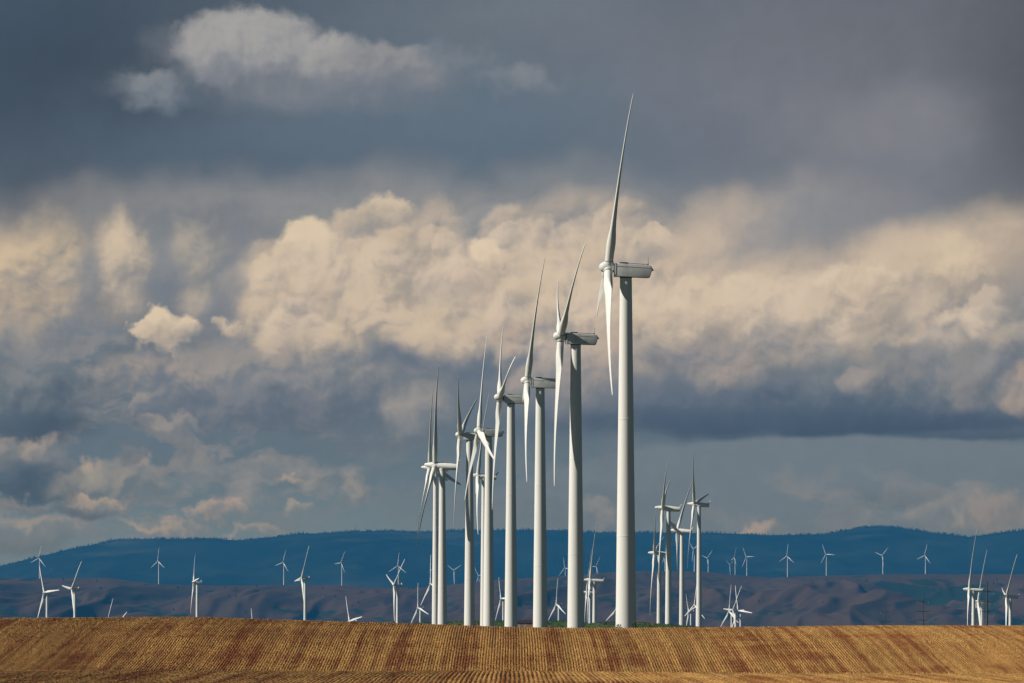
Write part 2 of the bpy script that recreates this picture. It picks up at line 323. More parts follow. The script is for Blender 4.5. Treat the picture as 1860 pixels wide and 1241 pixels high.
# heads fade out away from the light; broken sheets are holed by a noise pattern
away = wt.ramp(wt.math('MULTIPLY_ADD', ex, 0.5, wt.math('MULTIPLY', ey, 0.86)), -0.35, 0.75)
al = wt.math('MULTIPLY', mr.outputs[0], wt.math('SUBTRACT', 1.0, wt.math('MULTIPLY', away, gi['fade'])))
al = wt.math('MULTIPLY', al, wt.math('SUBTRACT', 1.0, wt.math('MULTIPLY', gi['N'], gi['pat'])))
wt.l.new(wt.mix(al, gi['C'], col), go['C'])

def paint_cloud(C, spec, S):
    x, y, rx, ry, lit, shade, soft, alpha, rot, kind, ta, bias, flat, fade, pat = spec
    c_, s_ = math.cos(R(-rot)), math.sin(R(-rot))
    ax, ay = 100 / rx * c_, -100 / rx * s_
    bx, by = 100 / ry * s_, 100 / ry * c_
    cx, cy = x / 100, y / 100
    nd = wt.new('ShaderNodeGroup'); nd.node_tree = CG
    i_ = nd.inputs
    wt.l.new(C, i_['C']); wt.l.new(S[kind + 'X'], i_['X']); wt.l.new(S[kind + 'Y'], i_['Y']); wt.l.new(S['tone'], i_['Tone']); wt.l.new(S['N'], i_['N'])
    for k_, v_ in (('ax', ax), ('ay', ay), ('a0', -(cx * ax + cy * ay)), ('bx', bx), ('by', by), ('b0', -(cx * bx + cy * by)), ('flat', flat),
                   ('out', 1 + soft), ('inn', 1 - soft), ('alpha', alpha), ('ta', ta), ('bias', bias), ('fade', fade), ('pat', pat), ('Lit', srgb(*cream(*lit))), ('Shade', srgb(*cream(*shade)))):
        i_[k_].default_value = v_
    return nd.outputs[0]

SKY_D = 62000.0
# everything the tiles share: warped coordinates, billow tone, the base gradient and the share of haze
KINDS = ('soft', 'puff', 'torn', 'crisp', 'flat')
SG, wt, gi, go = make_group('sky_base', [], [(k + a_, 'Float') for k in KINDS for a_ in 'XY'] + [('tone', 'Float'), ('N', 'Float'), ('C0', 'Color'), ('fine', 'Float'), ('share', 'Vector'), ('Tinv', 'Float')])
sp = wt.new('ShaderNodeSeparateXYZ')
wt.l.new(wt.new('ShaderNodeNewGeometry').outputs['Position'], sp.inputs[0])
# azimuth / height of the backdrop measured in units of 100 photo pixels
U = wt.math('MULTIPLY_ADD', sp.outputs[0], F / 100.0 / SKY_D, 9.30)
V = wt.math('MULTIPLY_ADD', sp.outputs[2], -F / 100.0 / SKY_D, YH / 100.0)
P = wt.xyz(U, V, 0.0)

def cnoise(vec, scale, detail, rough=0.5):
    nd = wt.noise(vec, scale, detail, rough, dim='2D')
    return wt.vmath('MULTIPLY', wt.vmath('SUBTRACT', nd.outputs['Color'], (0.5, 0.5, 0.5)), (1, 1, 0))
w_big = cnoise(P, 0.55, 2)
w_mid = cnoise(wt.vmath('ADD', P, (7.3, 2.1, 0.0)), 1.7, 6, 0.56)
def warped(kb, km):
    v = wt.vmath('ADD', wt.vmath('ADD', P, wt.vmath('SCALE', w_big, kb)), wt.vmath('SCALE', w_mid, km))
    nd = wt.new('ShaderNodeSeparateXYZ'); wt.l.new(v, nd.inputs[0])
    return nd.outputs[0], nd.outputs[1]
# coordinate sets: soft (veils), puffy (cumulus), torn (wisps), crisp (small cauliflower heads)
WARP = {'soft': warped(1.0, 0.25), 'puff': warped(0.45, 0.62), 'torn': warped(0.6, 0.85), 'crisp': warped(0.20, 0.42), 'flat': warped(0.22, 0.14)}
MARG = {'soft': 70, 'puff': 60, 'torn': 80, 'crisp': 40, 'flat': 25}
# relief: billows lit from the upper left
def billow(vec):
    nd = wt.new('ShaderNodeTexVoronoi', voronoi_dimensions='2D', feature='SMOOTH_F1')
    wt.put(nd.inputs['Vector'], vec)
    nd.inputs['Scale'].default_value = 1.35; nd.inputs['Detail'].default_value = 3.0
    nd.inputs['Roughness'].default_value = 0.5; nd.inputs['Lacunarity'].default_value = 2.1
    nd.inputs['Smoothness'].default_value = 0.6
    return nd.outputs['Distance']
q = wt.vmath('ADD', wt.vmath('ADD', P, wt.vmath('SCALE', w_big, 0.7)), wt.vmath('SCALE', w_mid, 0.26))
relief = wt.math('MULTIPLY', wt.math('SUBTRACT', billow(wt.vmath('ADD', q, (-0.07, -0.10, 0))), billow(q)), 2.6)
soft_n = wt.noise(wt.vmath('ADD', P, (3.1, 9.7, 0)), 0.9, 5, 0.55, dim='2D').outputs['Fac']
tone = wt.math('ADD', wt.math('MULTIPLY', relief, 0.46), wt.math('MULTIPLY_ADD', soft_n, 2.0, -1.0))

# base gradient: rows of the photo
stops = [(0.0, (90, 103, 117)), (1.3, (98, 112, 126)), (2.4, (103, 117, 131)), (3.2, (112, 122, 134)), (4.0, (134, 136, 140)),
         (5.0, (142, 142, 144)), (6.0, (128, 132, 138)), (7.0, (104, 118, 132)), (8.0, (96, 115, 130)), (9.0, (104, 124, 138)),
         (9.8, (112, 130, 140)), (10.6, (112, 130, 142))]
cr = wt.new('ShaderNodeValToRGB')
cr.color_ramp.interpolation = 'B_SPLINE'
els = cr.color_ramp.elements
for i, (v, c) in enumerate(stops):
    e = els[i] if i < 2 else els.new(v / 11.0)
    e.position = v / 11.0; e.color = srgb(*c)
wt.l.new(wt.math('DIVIDE', WARP['soft'][1], 11.0), cr.inputs[0])
C0 = cr.outputs[0]


for k in KINDS: wt.l.new(WARP[k][0], go[k + 'X']); wt.l.new(WARP[k][1], go[k + 'Y'])
wt.l.new(tone, go['tone'])
nv = wt.vmath('MULTIPLY', wt.vmath('ADD', P, wt.vmath('SCALE', w_big, 0.6)), (0.75, 1.45, 1))
wt.l.new(wt.ramp(wt.noise(nv, 1.25, 8, 0.56, dim='2D').outputs['Fac'], 0.58, 0.44), go['N']); wt.l.new(C0, go['C0'])
wt.l.new(wt.math('MULTIPLY_ADD', wt.noise(P, 2.6, 6, 0.6, dim='2D').outputs['Fac'], 0.10, 0.95), go['fine'])
# the colours are as seen through the haze; take the haze's share back out
slope = wt.math('MAXIMUM', wt.math('MULTIPLY', sp.outputs[2], 1.0 / SKY_D), 0.0005)
path = wt.math('MINIMUM', wt.math('DIVIDE', HAZE_TOP, slope), 51000.0)
T = wt.math('EXPONENT', wt.math('MULTIPLY', path, -HAZE_RHO))
wt.l.new(wt.vmath('SCALE', HAZE_J, wt.math('SUBTRACT', 1.0, T)), go['share'])
wt.l.new(wt.math('DIVIDE', 1.0, T), go['Tinv'])

def sky_material(x0, x1, y0, y1):
    """material of one tile of the backdrop, made of the clouds that reach it"""
    global wt
    m = bpy.data.materials.new('cloudy_sky'); m.use_nodes = True
    m.cycles.emission_sampling = 'NONE'
    wt = NT(m.node_tree)
    for nd in list(wt.n): wt.n.remove(nd)
    sg = wt.new('ShaderNodeGroup'); sg.node_tree = SG
    S = sg.outputs
    C = S['C0']
    for c in CLOUDS:
        ext = max(c[2], c[3]) if c[8] else None
        mx_ = (ext or c[2]) * (1 + c[6]) + MARG[c[9]]; my_ = (ext or c[3]) * (1 + c[6]) + MARG[c[9]]
        if c[0] + mx_ < x0 or c[0] - mx_ > x1 or c[1] + my_ < y0 or c[1] - my_ > y1: continue
        C = paint_cloud(C, c, S)
    C = wt.vmath('SCALE', C, S['fine'])
    C = wt.vmath('SCALE', wt.vmath('MAXIMUM', wt.vmath('SUBTRACT', C, S['share']), (0, 0, 0)), S['Tinv'])
    em = wt.new('ShaderNodeEmission'); wt.l.new(C, em.inputs['Color'])
    o_ = wt.new('ShaderNodeOutputMaterial'); wt.l.new(em.outputs[0], o_.inputs['Surface'])
    return m
XE = [-2600, 120, 320, 520, 720, 920, 1120, 1320, 1520, 1720, 4400]
YE = [-2100, 140, 280, 390, 470, 550, 630, 720, 800, 890, 1230]
sv = [((x - 930) / F * SKY_D, SKY_D, (YH - y) / F * SKY_D) for y in YE for x in XE]
sf, sky_mats = [], []
nx = len(XE)
for j in range(len(YE) - 1):
    for i in range(nx - 1):
        sf.append((j * nx + i, (j + 1) * nx + i, (j + 1) * nx + i + 1, j * nx + i + 1))
        sky_mats.append(sky_material(XE[i], XE[i + 1], YE[j], YE[j + 1]))
sky_me = bpy.data.meshes.new('sky'); sky_me.from_pydata(sv, [], sf)
for m in sky_mats: sky_me.materials.append(m)
for i, p_ in enumerate(sky_me.polygons): p_.material_index = i
sky_o = bpy.data.objects.new('sky', sky_me); COL.objects.link(sky_o)
sky_o['kind'] = 'structure'

# ------------------------------------------------------------------ materials
def material(name, rough=0.6, spec=0.5):
    m = bpy.data.materials.new(name); m.use_nodes = True
    t = NT(m.node_tree)
    b = m.node_tree.nodes['Principled BSDF']
    b.inputs['Roughness'].default_value = rough
    b.inputs['Specular IOR Level'].default_value = spec
    return m, t, b

def paint(name, base, dirt, amount=0.35, scale=0.5, rough=0.45, streak=(1, 1, 0.15)):
    m, t, b = material(name, rough, 0.4)
    co = t.new('ShaderNodeTexCoord').outputs['Object']
    oi = t.new('ShaderNodeObjectInfo')
    v = t.vmath('ADD', t.vmath('MULTIPLY', co, streak), t.vmath('SCALE', (13.0, 7.0, 3.0), oi.outputs['Random']))
    n = t.noise(v, scale, 6, 0.6).outputs['Fac']
    f = t.math('MULTIPLY', t.ramp(n, 0.45, 0.8), amount)
    t.l.new(t.mix(f, (*base, 1), (*dirt, 1)), b.inputs['Base Color'])
    t.l.new(t.ramp(n, 0.3, 0.8, rough - 0.08, rough + 0.2), b.inputs['Roughness'])
    return m

M_TOWER = paint('tower_paint', (0.85, 0.835, 0.79), (0.55, 0.54, 0.50), 0.25, 0.6, 0.5)
M_BLADE = paint('blade_gelcoat', (0.83, 0.82, 0.78), (0.60, 0.58, 0.53), 0.25, 0.5, 0.42, (1, 1, 0.3))
M_NAC = paint('nacelle_paint', (0.76, 0.76, 0.73), (0.36, 0.36, 0.34), 0.7, 0.55, 0.5, (1.0, 1, 0.5))
M_DARK = paint('dark_rubber', (0.05, 0.05, 0.055), (0.12, 0.12, 0.11), 0.4, 2.0, 0.7)
M_STEEL = paint('weathered_steel', (0.07, 0.075, 0.065), (0.04, 0.035, 0.03), 0.6, 0.8, 0.7)
M_GALV = paint('galvanised_metal', (0.32, 0.33, 0.33), (0.18, 0.18, 0.17), 0.5, 1.5, 0.5)

# stubble field
m_field, t, b = material('wheat_stubble', 0.9, 0.15)
geo = t.new('ShaderNodeNewGeometry')
pos = geo.outputs['Position']
sx = t.new('ShaderNodeSeparateXYZ'); t.l.new(pos, sx.inputs[0])
wob = t.noise(t.vmath('MULTIPLY', pos, (0.5, 0.02, 0)), 1.0, 3).outputs['Fac']
rowc = t.math('FRACT', t.math('DIVIDE', t.math('ADD', sx.outputs[0], t.math('MULTIPLY', wob, 0.10)), 0.25))
tri = t.math('MULTIPLY', t.math('ABSOLUTE', t.math('SUBTRACT', rowc, 0.5)), 2.0)      # 0 in the row, 1 between
gap = t.ramp(tri, 0.35, 0.85)
def pn(sx_, sy_, off, det=5, ro=0.6): return t.noise(t.vmath('ADD', t.vmath('MULTIPLY', pos, (sx_, sy_, 0)), off), 1.0, det, ro).outputs['Fac']
st1 = pn(0.42, 0.0045, (0, 0, 0), 3, 0.5)             # long streaks that follow the drill rows
st2 = pn(1.5, 0.007, (17, 3, 0), 3, 0.5)
st3 = pn(3.8, 0.016, (41, 9, 0), 2, 0.5)
patch3 = pn(0.10, 0.040, (3, 77, 0), 7, 0.68)          # drifts lying across
rowvar = pn(0.5, 0.012, (5, 5, 0), 5, 0.65)
streak = t.math('ADD', t.math('ADD', t.math('MULTIPLY', st1, 0.50), t.math('MULTIPLY', st2, 0.42)), t.math('MULTIPLY', st3, 0.28))
mott = pn(1.6, 0.22, (9, 21, 0), 4, 0.7)
bare = t.math('ADD', t.math('ADD', streak, t.math('MULTIPLY', patch3, 0.60)), t.math('MULTIPLY', mott, 0.30))
bare_f = t.ramp(bare, 0.995, 1.19)
grain = t.noise(t.vmath('MULTIPLY', pos, (8.0, 0.9, 8.0)), 1.0, 3, 0.65).outputs['Fac']
straw = t.mix(t.ramp(grain, 0.32, 0.70), (0.33, 0.165, 0.042, 1), (0.66, 0.385, 0.125, 1))
straw = t.mix(t.ramp(mott, 0.62, 0.36, 0.0, 0.65), straw, (0.30, 0.150, 0.040, 1))
straw = t.mix(t.ramp(st2, 0.42, 0.60, 0.0, 0.65), straw, (0.27, 0.155, 0.045, 1))
soil = t.mix(t.ramp(grain, 0.3, 0.7), (0.11, 0.027, 0.008, 1), (0.23, 0.066, 0.018, 1))
f = t.math('MAXIMUM', t.math('MULTIPLY', gap, t.ramp(rowvar, 0.38, 0.62, 0.1, 0.95)), t.math('MULTIPLY', bare_f, 0.92))
f = t.math('MULTIPLY', f, t.ramp(grain, 0.95, 0.35, 0.75, 1.0))
t.l.new(t.mix(f, straw, soil), b.inputs['Base Color'])

m_ground, t, b = material('dry_grassland', 0.95, 0.1)
pos = t.new('ShaderNodeNewGeometry').outputs['Position']
n1 = t.noise(pos, 0.012, 6, 0.6).outputs['Fac']
n2 = t.noise(t.vmath('MULTIPLY', pos, (2.4, 0.3, 1)), 1.0, 5, 0.65).outputs['Fac']
c1 = t.mix(t.ramp(n1, 0.4, 0.6), (0.30, 0.19, 0.08, 1), (0.22, 0.10, 0.045, 1))
c1 = t.mix(t.ramp(n2, 0.3, 0.7, 0, 0.6), c1, (0.40, 0.26, 0.10, 1))
gy = t.new('ShaderNodeSeparateXYZ'); t.l.new(pos, gy.inputs[0])
c2 = t.mix(t.ramp(n1, 0.4, 0.6), (0.050, 0.062, 0.026, 1), (0.085, 0.070, 0.036, 1))     # scrubby ground beyond the crop
t.l.new(t.mix(t.ramp(gy.outputs[1], 960, 1050), c1, c2), b.inputs['Base Color'])

m_green, t, b = material('green_hillside', 0.95, 0.1)
pos = t.new('ShaderNodeNewGeometry').outputs['Position']
n1 = t.noise(pos, 0.035, 5, 0.6).outputs['Fac']
n2 = t.noise(pos, 0.5, 5, 0.6).outputs['Fac']
gcol = t.mix(t.ramp(n2, 0.3, 0.7), (0.035, 0.062, 0.012, 1), (0.085, 0.13, 0.025, 1))
t.l.new(t.mix(t.ramp(n1, 0.56, 0.64), gcol, (0.19, 0.095, 0.045, 1)), b.inputs['Base Color'])

m_hill, t, b = material('brown_hillside', 0.95, 0.1)
pos = t.new('ShaderNodeNewGeometry').outputs['Position']
ps = t.vmath('MULTIPLY', pos, (1.0, 0.22, 2.2))
n1 = t.noise(ps, 0.011, 8, 0.64, dist=0.5).outputs['Fac']
n2 = t.noise(ps, 0.0016, 4, 0.55).outputs['Fac']
n3 = t.noise(ps, 0.03, 4, 0.6).outputs['Fac']
base = t.mix(t.ramp(n2, 0.35, 0.65), (0.088, 0.044, 0.026, 1), (0.066, 0.042, 0.027, 1))
base = t.mix(t.ramp(n3, 0.3, 0.7, 0, 0.35), base, (0.10, 0.054, 0.036, 1))
att = t.new('ShaderNodeAttribute', attribute_name='gully')
veg = t.math('ADD', n1, t.math('MULTIPLY', att.outputs['Fac'], 0.22))
t.l.new(t.mix(t.ramp(veg, 0.545, 0.625), base, (0.018, 0.034, 0.020, 1)), b.inputs['Base Color'])

m_mtn, t, b = material('forested_mountain', 1.0, 0.05)
pos = t.new('ShaderNodeNewGeometry').outputs['Position']
n1 = t.noise(t.vmath('MULTIPLY', pos, (1, 0.25, 2)), 0.0022, 7, 0.6).outputs['Fac']
n2 = t.noise(t.vmath('MULTIPLY', pos, (1, 0.12, 6)), 0.0012, 4, 0.5).outputs['Fac']
c1 = t.mix(t.ramp(n1, 0.3, 0.7), (0.004, 0.008, 0.006, 1), (0.030, 0.036, 0.024, 1))
t.l.new(t.mix(t.ramp(n2, 0.60, 0.72, 0, 0.5), c1, (0.10, 0.09, 0.06, 1)), b.inputs['Base Color'])

m_leaf, t, b = material('shrub_leaves', 0.8, 0.2)
oi = t.new('ShaderNodeNewGeometry')
n1 = t.noise(oi.outputs['Position'], 0.3, 4, 0.6).outputs['Fac']
cl = t.mix(oi.outputs['Random Per Island'], (0.030, 0.060, 0.010, 1), (0.10, 0.15, 0.025, 1))
t.l.new(t.mix(t.ramp(n1, 0.5, 0.75), cl, (0.11, 0.085, 0.035, 1)), b.inputs['Base Color'])
m_conifer, t, b = material('conifer_needles', 0.9, 0.1)
oi = t.new('ShaderNodeNewGeometry')
t.l.new(t.mix(oi.outputs['Random Per Island'], (0.010, 0.022, 0.014, 1), (0.028, 0.045, 0.022, 1)), b.inputs['Base Color'])
M_BARK = paint('bark', (0.10, 0.07, 0.05), (0.05, 0.04, 0.03), 0.5, 1.0, 0.9)

m_brick, t, b = material('old_brick', 0.9, 0.2)
co = t.new('ShaderNodeTexCoord').outputs['Object']
br = t.new('ShaderNodeTexBrick')
t.l.new(t.vmath('MULTIPLY', co, (1, 1, 1)), br.inputs['Vector'])
mp = t.new('ShaderNodeMapping'); mp.inputs['Rotation'].default_value = (math.pi / 2, 0, 0)
t.l.new(co, mp.inputs['Vector']); t.l.new(mp.outputs[0], br.inputs['Vector'])
br.inputs['Color1'].default_value = (0.38, 0.19, 0.13, 1); br.inputs['Color2'].default_value = (0.17, 0.07, 0.05, 1)
br.inputs['Mortar'].default_value = (0.22, 0.17, 0.13, 1); br.inputs['Scale'].default_value = 2.0
n1 = t.noise(co, 0.8, 5, 0.6).outputs['Fac']
t.l.new(t.mix(t.ramp(n1, 0.4, 0.7, 0, 0.6), br.outputs[0], (0.13, 0.07, 0.05, 1)), b.inputs['Base Color'])
M_ROOF = paint('dark_maroon_roof', (0.028, 0.011, 0.014), (0.02, 0.012, 0.012), 0.6, 0.7, 0.7)
M_FRAME = paint('window_frame_paint', (0.55, 0.55, 0.52), (0.3, 0.3, 0.28), 0.4, 2.0, 0.6)
m_glass, t, b = material('window_glass', 0.12, 0.6)
b.inputs['Base Color'].default_value = (0.12, 0.20, 0.24, 1)

# ------------------------------------------------------------------ object helpers
def link(name, me, mats=None, parent=None, mat_world=None):
    o = bpy.data.objects.new(name, me)
    COL.objects.link(o)
    if mats and not me.materials:
        for m in (mats if isinstance(mats, (list, tuple)) else [mats]): me.materials.append(m)
    if parent: o.parent = parent
    if mat_world is not None: o.matrix_local = mat_world
    return o
def tag(o, label, cat, group=None):
    o['label'] = label; o['category'] = cat
    if group: o['group'] = group
    return o
def empty(name, loc, rz=0.0):
    o = bpy.data.objects.new(name, None); COL.objects.link(o)
    o.location = loc; o.rotation_euler = (0, 0, rz); o.empty_display_size = 2
    return o
def mesh_np(name, verts, quads, smooth=True):
    me = bpy.data.meshes.new(name)
    nv, nq = len(verts), len(quads)
    me.vertices.add(nv); me.vertices.foreach_set('co', np.asarray(verts, np.float32).ravel())
    k = quads.shape[1]
    me.loops.add(nq * k); me.loops.foreach_set('vertex_index', np.asarray(quads, np.int32).ravel())
    me.polygons.add(nq)
    me.polygons.foreach_set('loop_start', np.arange(0, nq * k, k, dtype=np.int32))
    me.polygons.foreach_set('loop_total', np.full(nq, k, np.int32))
    me.polygons.foreach_set('use_smooth', np.full(nq, smooth))
    me.update(calc_edges=True); me.validate()
    return me
def grid_mesh(name, X, Y, Z, smooth=True):
    nr, nc = X.shape
    v = np.stack([X.ravel(), Y.ravel(), Z.ravel()], 1)
    i = np.arange(nr * nc).reshape(nr, nc)
    qd = np.stack([i[:-1, :-1].ravel(), i[:-1, 1:].ravel(), i[1:, 1:].ravel(), i[1:, :-1].ravel()], 1)
    return mesh_np(name, v, qd, smooth)

def vnoise(x, y, seed=0):
    xi = np.floor(x).astype(np.int64); yi = np.floor(y).astype(np.int64)
    xf = x - xi; yf = y - yi
    def h(a, b):
        n = (a * 374761393 + b * 668265263 + seed * 974711) & 0xffffffff
        n = ((n ^ (n >> 13)) * 1274126177) & 0xffffffff
        return ((n ^ (n >> 16)) & 0xffff) / 65535.0
    u = xf * xf * (3 - 2 * xf); v = yf * yf * (3 - 2 * yf)
    return (h(xi, yi) * (1 - u) + h(xi + 1, yi) * u) * (1 - v) + (h(xi, yi + 1) * (1 - u) + h(xi + 1, yi + 1) * u) * v
def fbm(x, y, octv=5, seed=0, gain=0.5):
    s = 0; a = 1; t_ = 0
    for k in range(octv):
        s = s + a * vnoise(x * 2 ** k, y * 2 ** k, seed + k); t_ += a; a *= gain
    return s / t_
def sstep(a, b, x):
    t_ = np.clip((x - a) / (b - a), 0, 1)
    return t_ * t_ * (3 - 2 * t_)

# ------------------------------------------------------------------ terrain
CREST_X = [-900, 0, 200, 300, 380, 500, 600, 700, 780, 900, 1000, 1150, 1400, 1600, 1860, 2800]
CREST_Y = [1130, 1123, 1122, 1121, 1122, 1126, 1129, 1132, 1134.5, 1139, 1141, 1141, 1139, 1137, 1138, 1142]
def crest_px(px): return np.interp(px, CREST_X, CREST_Y)

def field_z(x, d):
    d = np.asarray(d, float); x = np.asarray(x, float)
    px = 930 + F * x / np.maximum(d, 50)
    z = np.interp(d, [-400, 0, 300, 400, 450, 480, 500, 512, 525, 545, 600, 680, 718, 736, 800, 840, 858, 872, 890, 920],
                     [-1.7, -1.7, -1.75, -1.68, -1.34, -1.16, -1.08, -1.06, -1.09, -1.35, -2.1, -2.2, -2.0, -1.62, 1.05, 2.30, 2.70, 2.72, 2.35, 1.2])
    z = z + (1141 - crest_px(px)) * 860 / F * sstep(736, 865, d)
    z = z + (930 - px) * 0.00010 * sstep(400, 500, d) * (1 - sstep(530, 600, d))
    return z

GD = [905, 1000, 1300, 1700, 1896, 2250, 2590, 2980, 3370, 3563, 3717, 4200, 4600, 4700, 5000, 5800, 6200, 7000, 40000]
GZ = [1.1, 0.5, 1.0, 4.3, 5.5, 6.4, 7.35, 8.65, 9.8, 10.6, 11.0, 11.9, 14.2, 14.3, 9.7, 5.6, -4.0, -17.0, -17.0]
def ground_z(x, d):
    d = np.asarray(d, float); x = np.asarray(x, float)
    near = field_z(x, np.minimum(d, 905)) - 0.35
    far = np.interp(d, GD, GZ)
    far = far + (fbm(x / 300.0 + 50, d / 700.0 + 50, 3, 5) - 0.5) * 2.0 * sstep(7500, 9500, d) * 3
    w = sstep(885, 960, d)
    return near * (1 - w) + far * w

ratios = np.concatenate([np.linspace(-1.6, -0.14, 24)[:-1], np.linspace(-0.14, 0.14, 113), np.linspace(0.14, 1.6, 24)[1:]])
ds = np.concatenate([np.linspace(-60, 440, 12)[:-1], np.linspace(440, 960, 105)[:-1], np.geomspace(960, 19000, 90)])
RR, DD = np.meshgrid(ratios, ds)
XX = RR * (np.abs(DD) + 160)
ZZ = ground_z(XX, DD)
g_ground = link('ground', grid_mesh('ground', XX, DD, ZZ), m_ground)
g_ground['kind'] = 'structure'

# the drilled stubble, every drill row a real ridge
row = 0.25
xs = np.arange(-62, 62.001, row / 4)
dsf = np.concatenate([np.arange(425, 548, 0.8), np.arange(550, 735, 6.0), np.arange(736, 905, 0.6)])
XX, DD = np.meshgrid(xs, dsf)
ZZ = field_z(XX, DD)
ph = np.abs(((XX + 0.10 * fbm(XX * 0.5, DD * 0.02, 2, 3)) / row) % 1.0 - 0.5) * 2
patch = fbm(XX * 0.18, DD * 0.03, 4, 9)
hgt = (0.03 + 0.06 * patch) * (1 - ph ** 1.5)
ZZ = ZZ + hgt + (rng.random(XX.shape) - 0.5) * np.where(DD < 600, 0.04, 0.07) + (fbm(XX * 0.05, DD * 0.02, 3, 21) - 0.5) * 0.25
fld = link('field', grid_mesh('field', XX, DD, ZZ, smooth=False), m_field)
fld['kind'] = 'structure'

# loose stubble standing along the two crests of the field
vs, qs = [], []
for k in range(11000):
    dd_ = random.gauss(862, 9) if k % 3 else random.gauss(512, 8)
    xx_ = random.uniform(-.064, .064) * dd_
    xx_ = round(xx_ / .25) * .25 + random.gauss(0, .05)
    zz_ = float(field_z(xx_, dd_))
    for q in range(2):
        a_ = random.uniform(0, 3.14); h_ = random.uniform(.03, .11); w_ = random.uniform(.010, .022)
        ox, oy = random.gauss(0, .03), random.gauss(0, .05)
        lx, ly = random.gauss(0, .05), random.gauss(0, .05)
        cx_, cy_ = math.cos(a_) * w_, math.sin(a_) * w_
        i0 = len(vs)
        vs += [(xx_ + ox - cx_, dd_ + oy - cy_, zz_), (xx_ + ox + cx_, dd_ + oy + cy_, zz_), (xx_ + ox + lx + cx_ * .5, dd_ + oy + ly + cy_ * .5, zz_ + h_), (xx_ + ox + lx - cx_ * .5, dd_ + oy + ly - cy_ * .5, zz_ + h_)]
        qs.append((i0, i0 + 1, i0 + 2, i0 + 3))
m_straw, t, b = material('straw_stalks', 0.7, 0.2)
t.l.new(t.mix(t.new('ShaderNodeNewGeometry').outputs['Random Per Island'], (0.30, 0.17, 0.05, 1), (0.66, 0.44, 0.18, 1)), b.inputs['Base Color'])
stb = link('stubble', mesh_np('stubble', np.array(vs), np.array(qs), False), m_straw)
stb['kind'] = 'stuff'
tag(stb, 'loose golden straw stalks standing along the crests of the field', 'stubble')

# green hill behind the near turbines
GHX = [560, 700, 740, 800, 860, 900, 1000, 1050, 1066, 1110, 1170, 1200, 1250, 1300, 1420]
GHY = [1152, 1142, 1134, 1131, 1130, 1128.5, 1128.5, 1129.5, 1133, 1131, 1132, 1134.5, 1138, 1142, 1152]
pxs = np.linspace(540, 1440, 181)
dsg = np.linspace(4725, 5000, 45)
PX, DD = np.meshgrid(pxs, dsg)
XX = (PX - 930) / F * DD
top = (YH - np.interp(PX, GHX, GHY)) / F * 4830
base0 = np.interp(DD, GD, GZ) - 0.5
prof = sstep(4725, 4830, DD) * (1 - sstep(4850, 5000, DD))
ZG = base0 * (1 - prof) + top * prof + (fbm(XX * 0.12, DD * 0.08, 4, 3) - 0.5) * 1.2 * prof
gh = link('green_hill', grid_mesh('green_hill', XX, DD, ZG), m_green)
gh['kind'] = 'structure'
def green_z(px, d):
    tp = (YH - np.interp(px, GHX, GHY)) / F * 4830
    pr = sstep(4725, 4830, d) * (1 - sstep(4850, 5000, d))
    return (np.interp(d, GD, GZ) - 0.5) * (1 - pr) + tp * pr

# leafy scrub covering the green hill
vs, qs = [], []
for k in range(2600):
    px = random.uniform(700, 1310); d = random.uniform(4735, 4860)
    if 1064 < px < 1090 and random.random() < 0.85: continue
    c = np.array([(px - 930) / F * d, d, float(green_z(px, d))])
    rr = random.uniform(0.4, 1.0) * (1.3 if random.random() < 0.12 else 1.0)
    for j in range(9):
        a = rng.normal(size=3); a[2] = abs(a[2]) * 0.7; a /= np.linalg.norm(a) + 1e-6
        p = c + a * rr * random.uniform(0.4, 1.0)
        n1_, n2_ = rng.normal(size=3), rng.normal(size=3)
        n1_ /= np.linalg.norm(n1_); n2_ -= n1_ * n1_.dot(n2_); n2_ /= np.linalg.norm(n2_)
        s_ = random.uniform(0.16, 0.38)
        i0 = len(vs)
        vs += [p - n1_ * s_, p - n2_ * s_ * .7, p + n1_ * s_, p + n2_ * s_ * .7]
        qs.append([i0, i0 + 1, i0 + 2, i0 + 3])
scrub = link('scrub', mesh_np('scrub', np.array(vs), np.array(qs), False), m_leaf)
scrub['kind'] = 'stuff'
tag(scrub, 'low green scrub covering the rise behind the nearest turbines', 'scrub')

# brown hills
RX = [-4000, -800, 0, 60, 120, 200, 240, 300, 400, 500, 600, 640, 700, 760, 800, 850, 897, 940, 992, 1059, 1115, 1160, 1280, 1310, 1319, 1400,
      1446, 1498, 1580, 1660, 1740, 1860, 2600, 6000]
RY = [1085, 1066, 1050, 1051, 1049, 1050, 1056, 1062, 1064, 1063, 1063, 1064, 1067.5, 1067.5, 1064, 1059, 1052.7, 1050.3, 1048.4, 1043, 1039, 1036.7,
      1038.5, 1041.4, 1043, 1049.6, 1047, 1045.5, 1043.5, 1042.7, 1043, 1043, 1050, 1080]
pxs = np.concatenate([np.linspace(-4000, -60, 90)[:-1], np.linspace(-60, 1920, 560), np.linspace(1920, 6000, 92)[1:]])
dsh = np.concatenate([np.linspace(17000, 25200, 190)[:-1], np.linspace(25200, 33000, 50)])
PX, DD = np.meshgrid(pxs, dsh)
XX = (PX - 930) / F * DD
crestd = 24800 + 250 * (fbm(XX / 1500 + 9, XX * 0 + 3, 3, 77) - 0.5) * 2
tgt = (YH - np.interp(PX, RX, RY)) / F                         # slope of the sight line to the crest
t01 = np.clip((DD - 17500) / (crestd - 17500), 0, 1)
body = t01 ** 0.9
xw = XX + 260 * (fbm(XX / 500 + 3, DD / 2500 + 7, 3, 41) - 0.5) - (DD - 21000) * 0.045
rdg = 1 - np.abs(2 * fbm(xw / 520 + 20, DD / 5200 + 11, 4, 31) - 1)
rdg2 = 1 - np.abs(2 * fbm(xw / 170 + 8, DD / 2600 + 5, 4, 57) - 1)
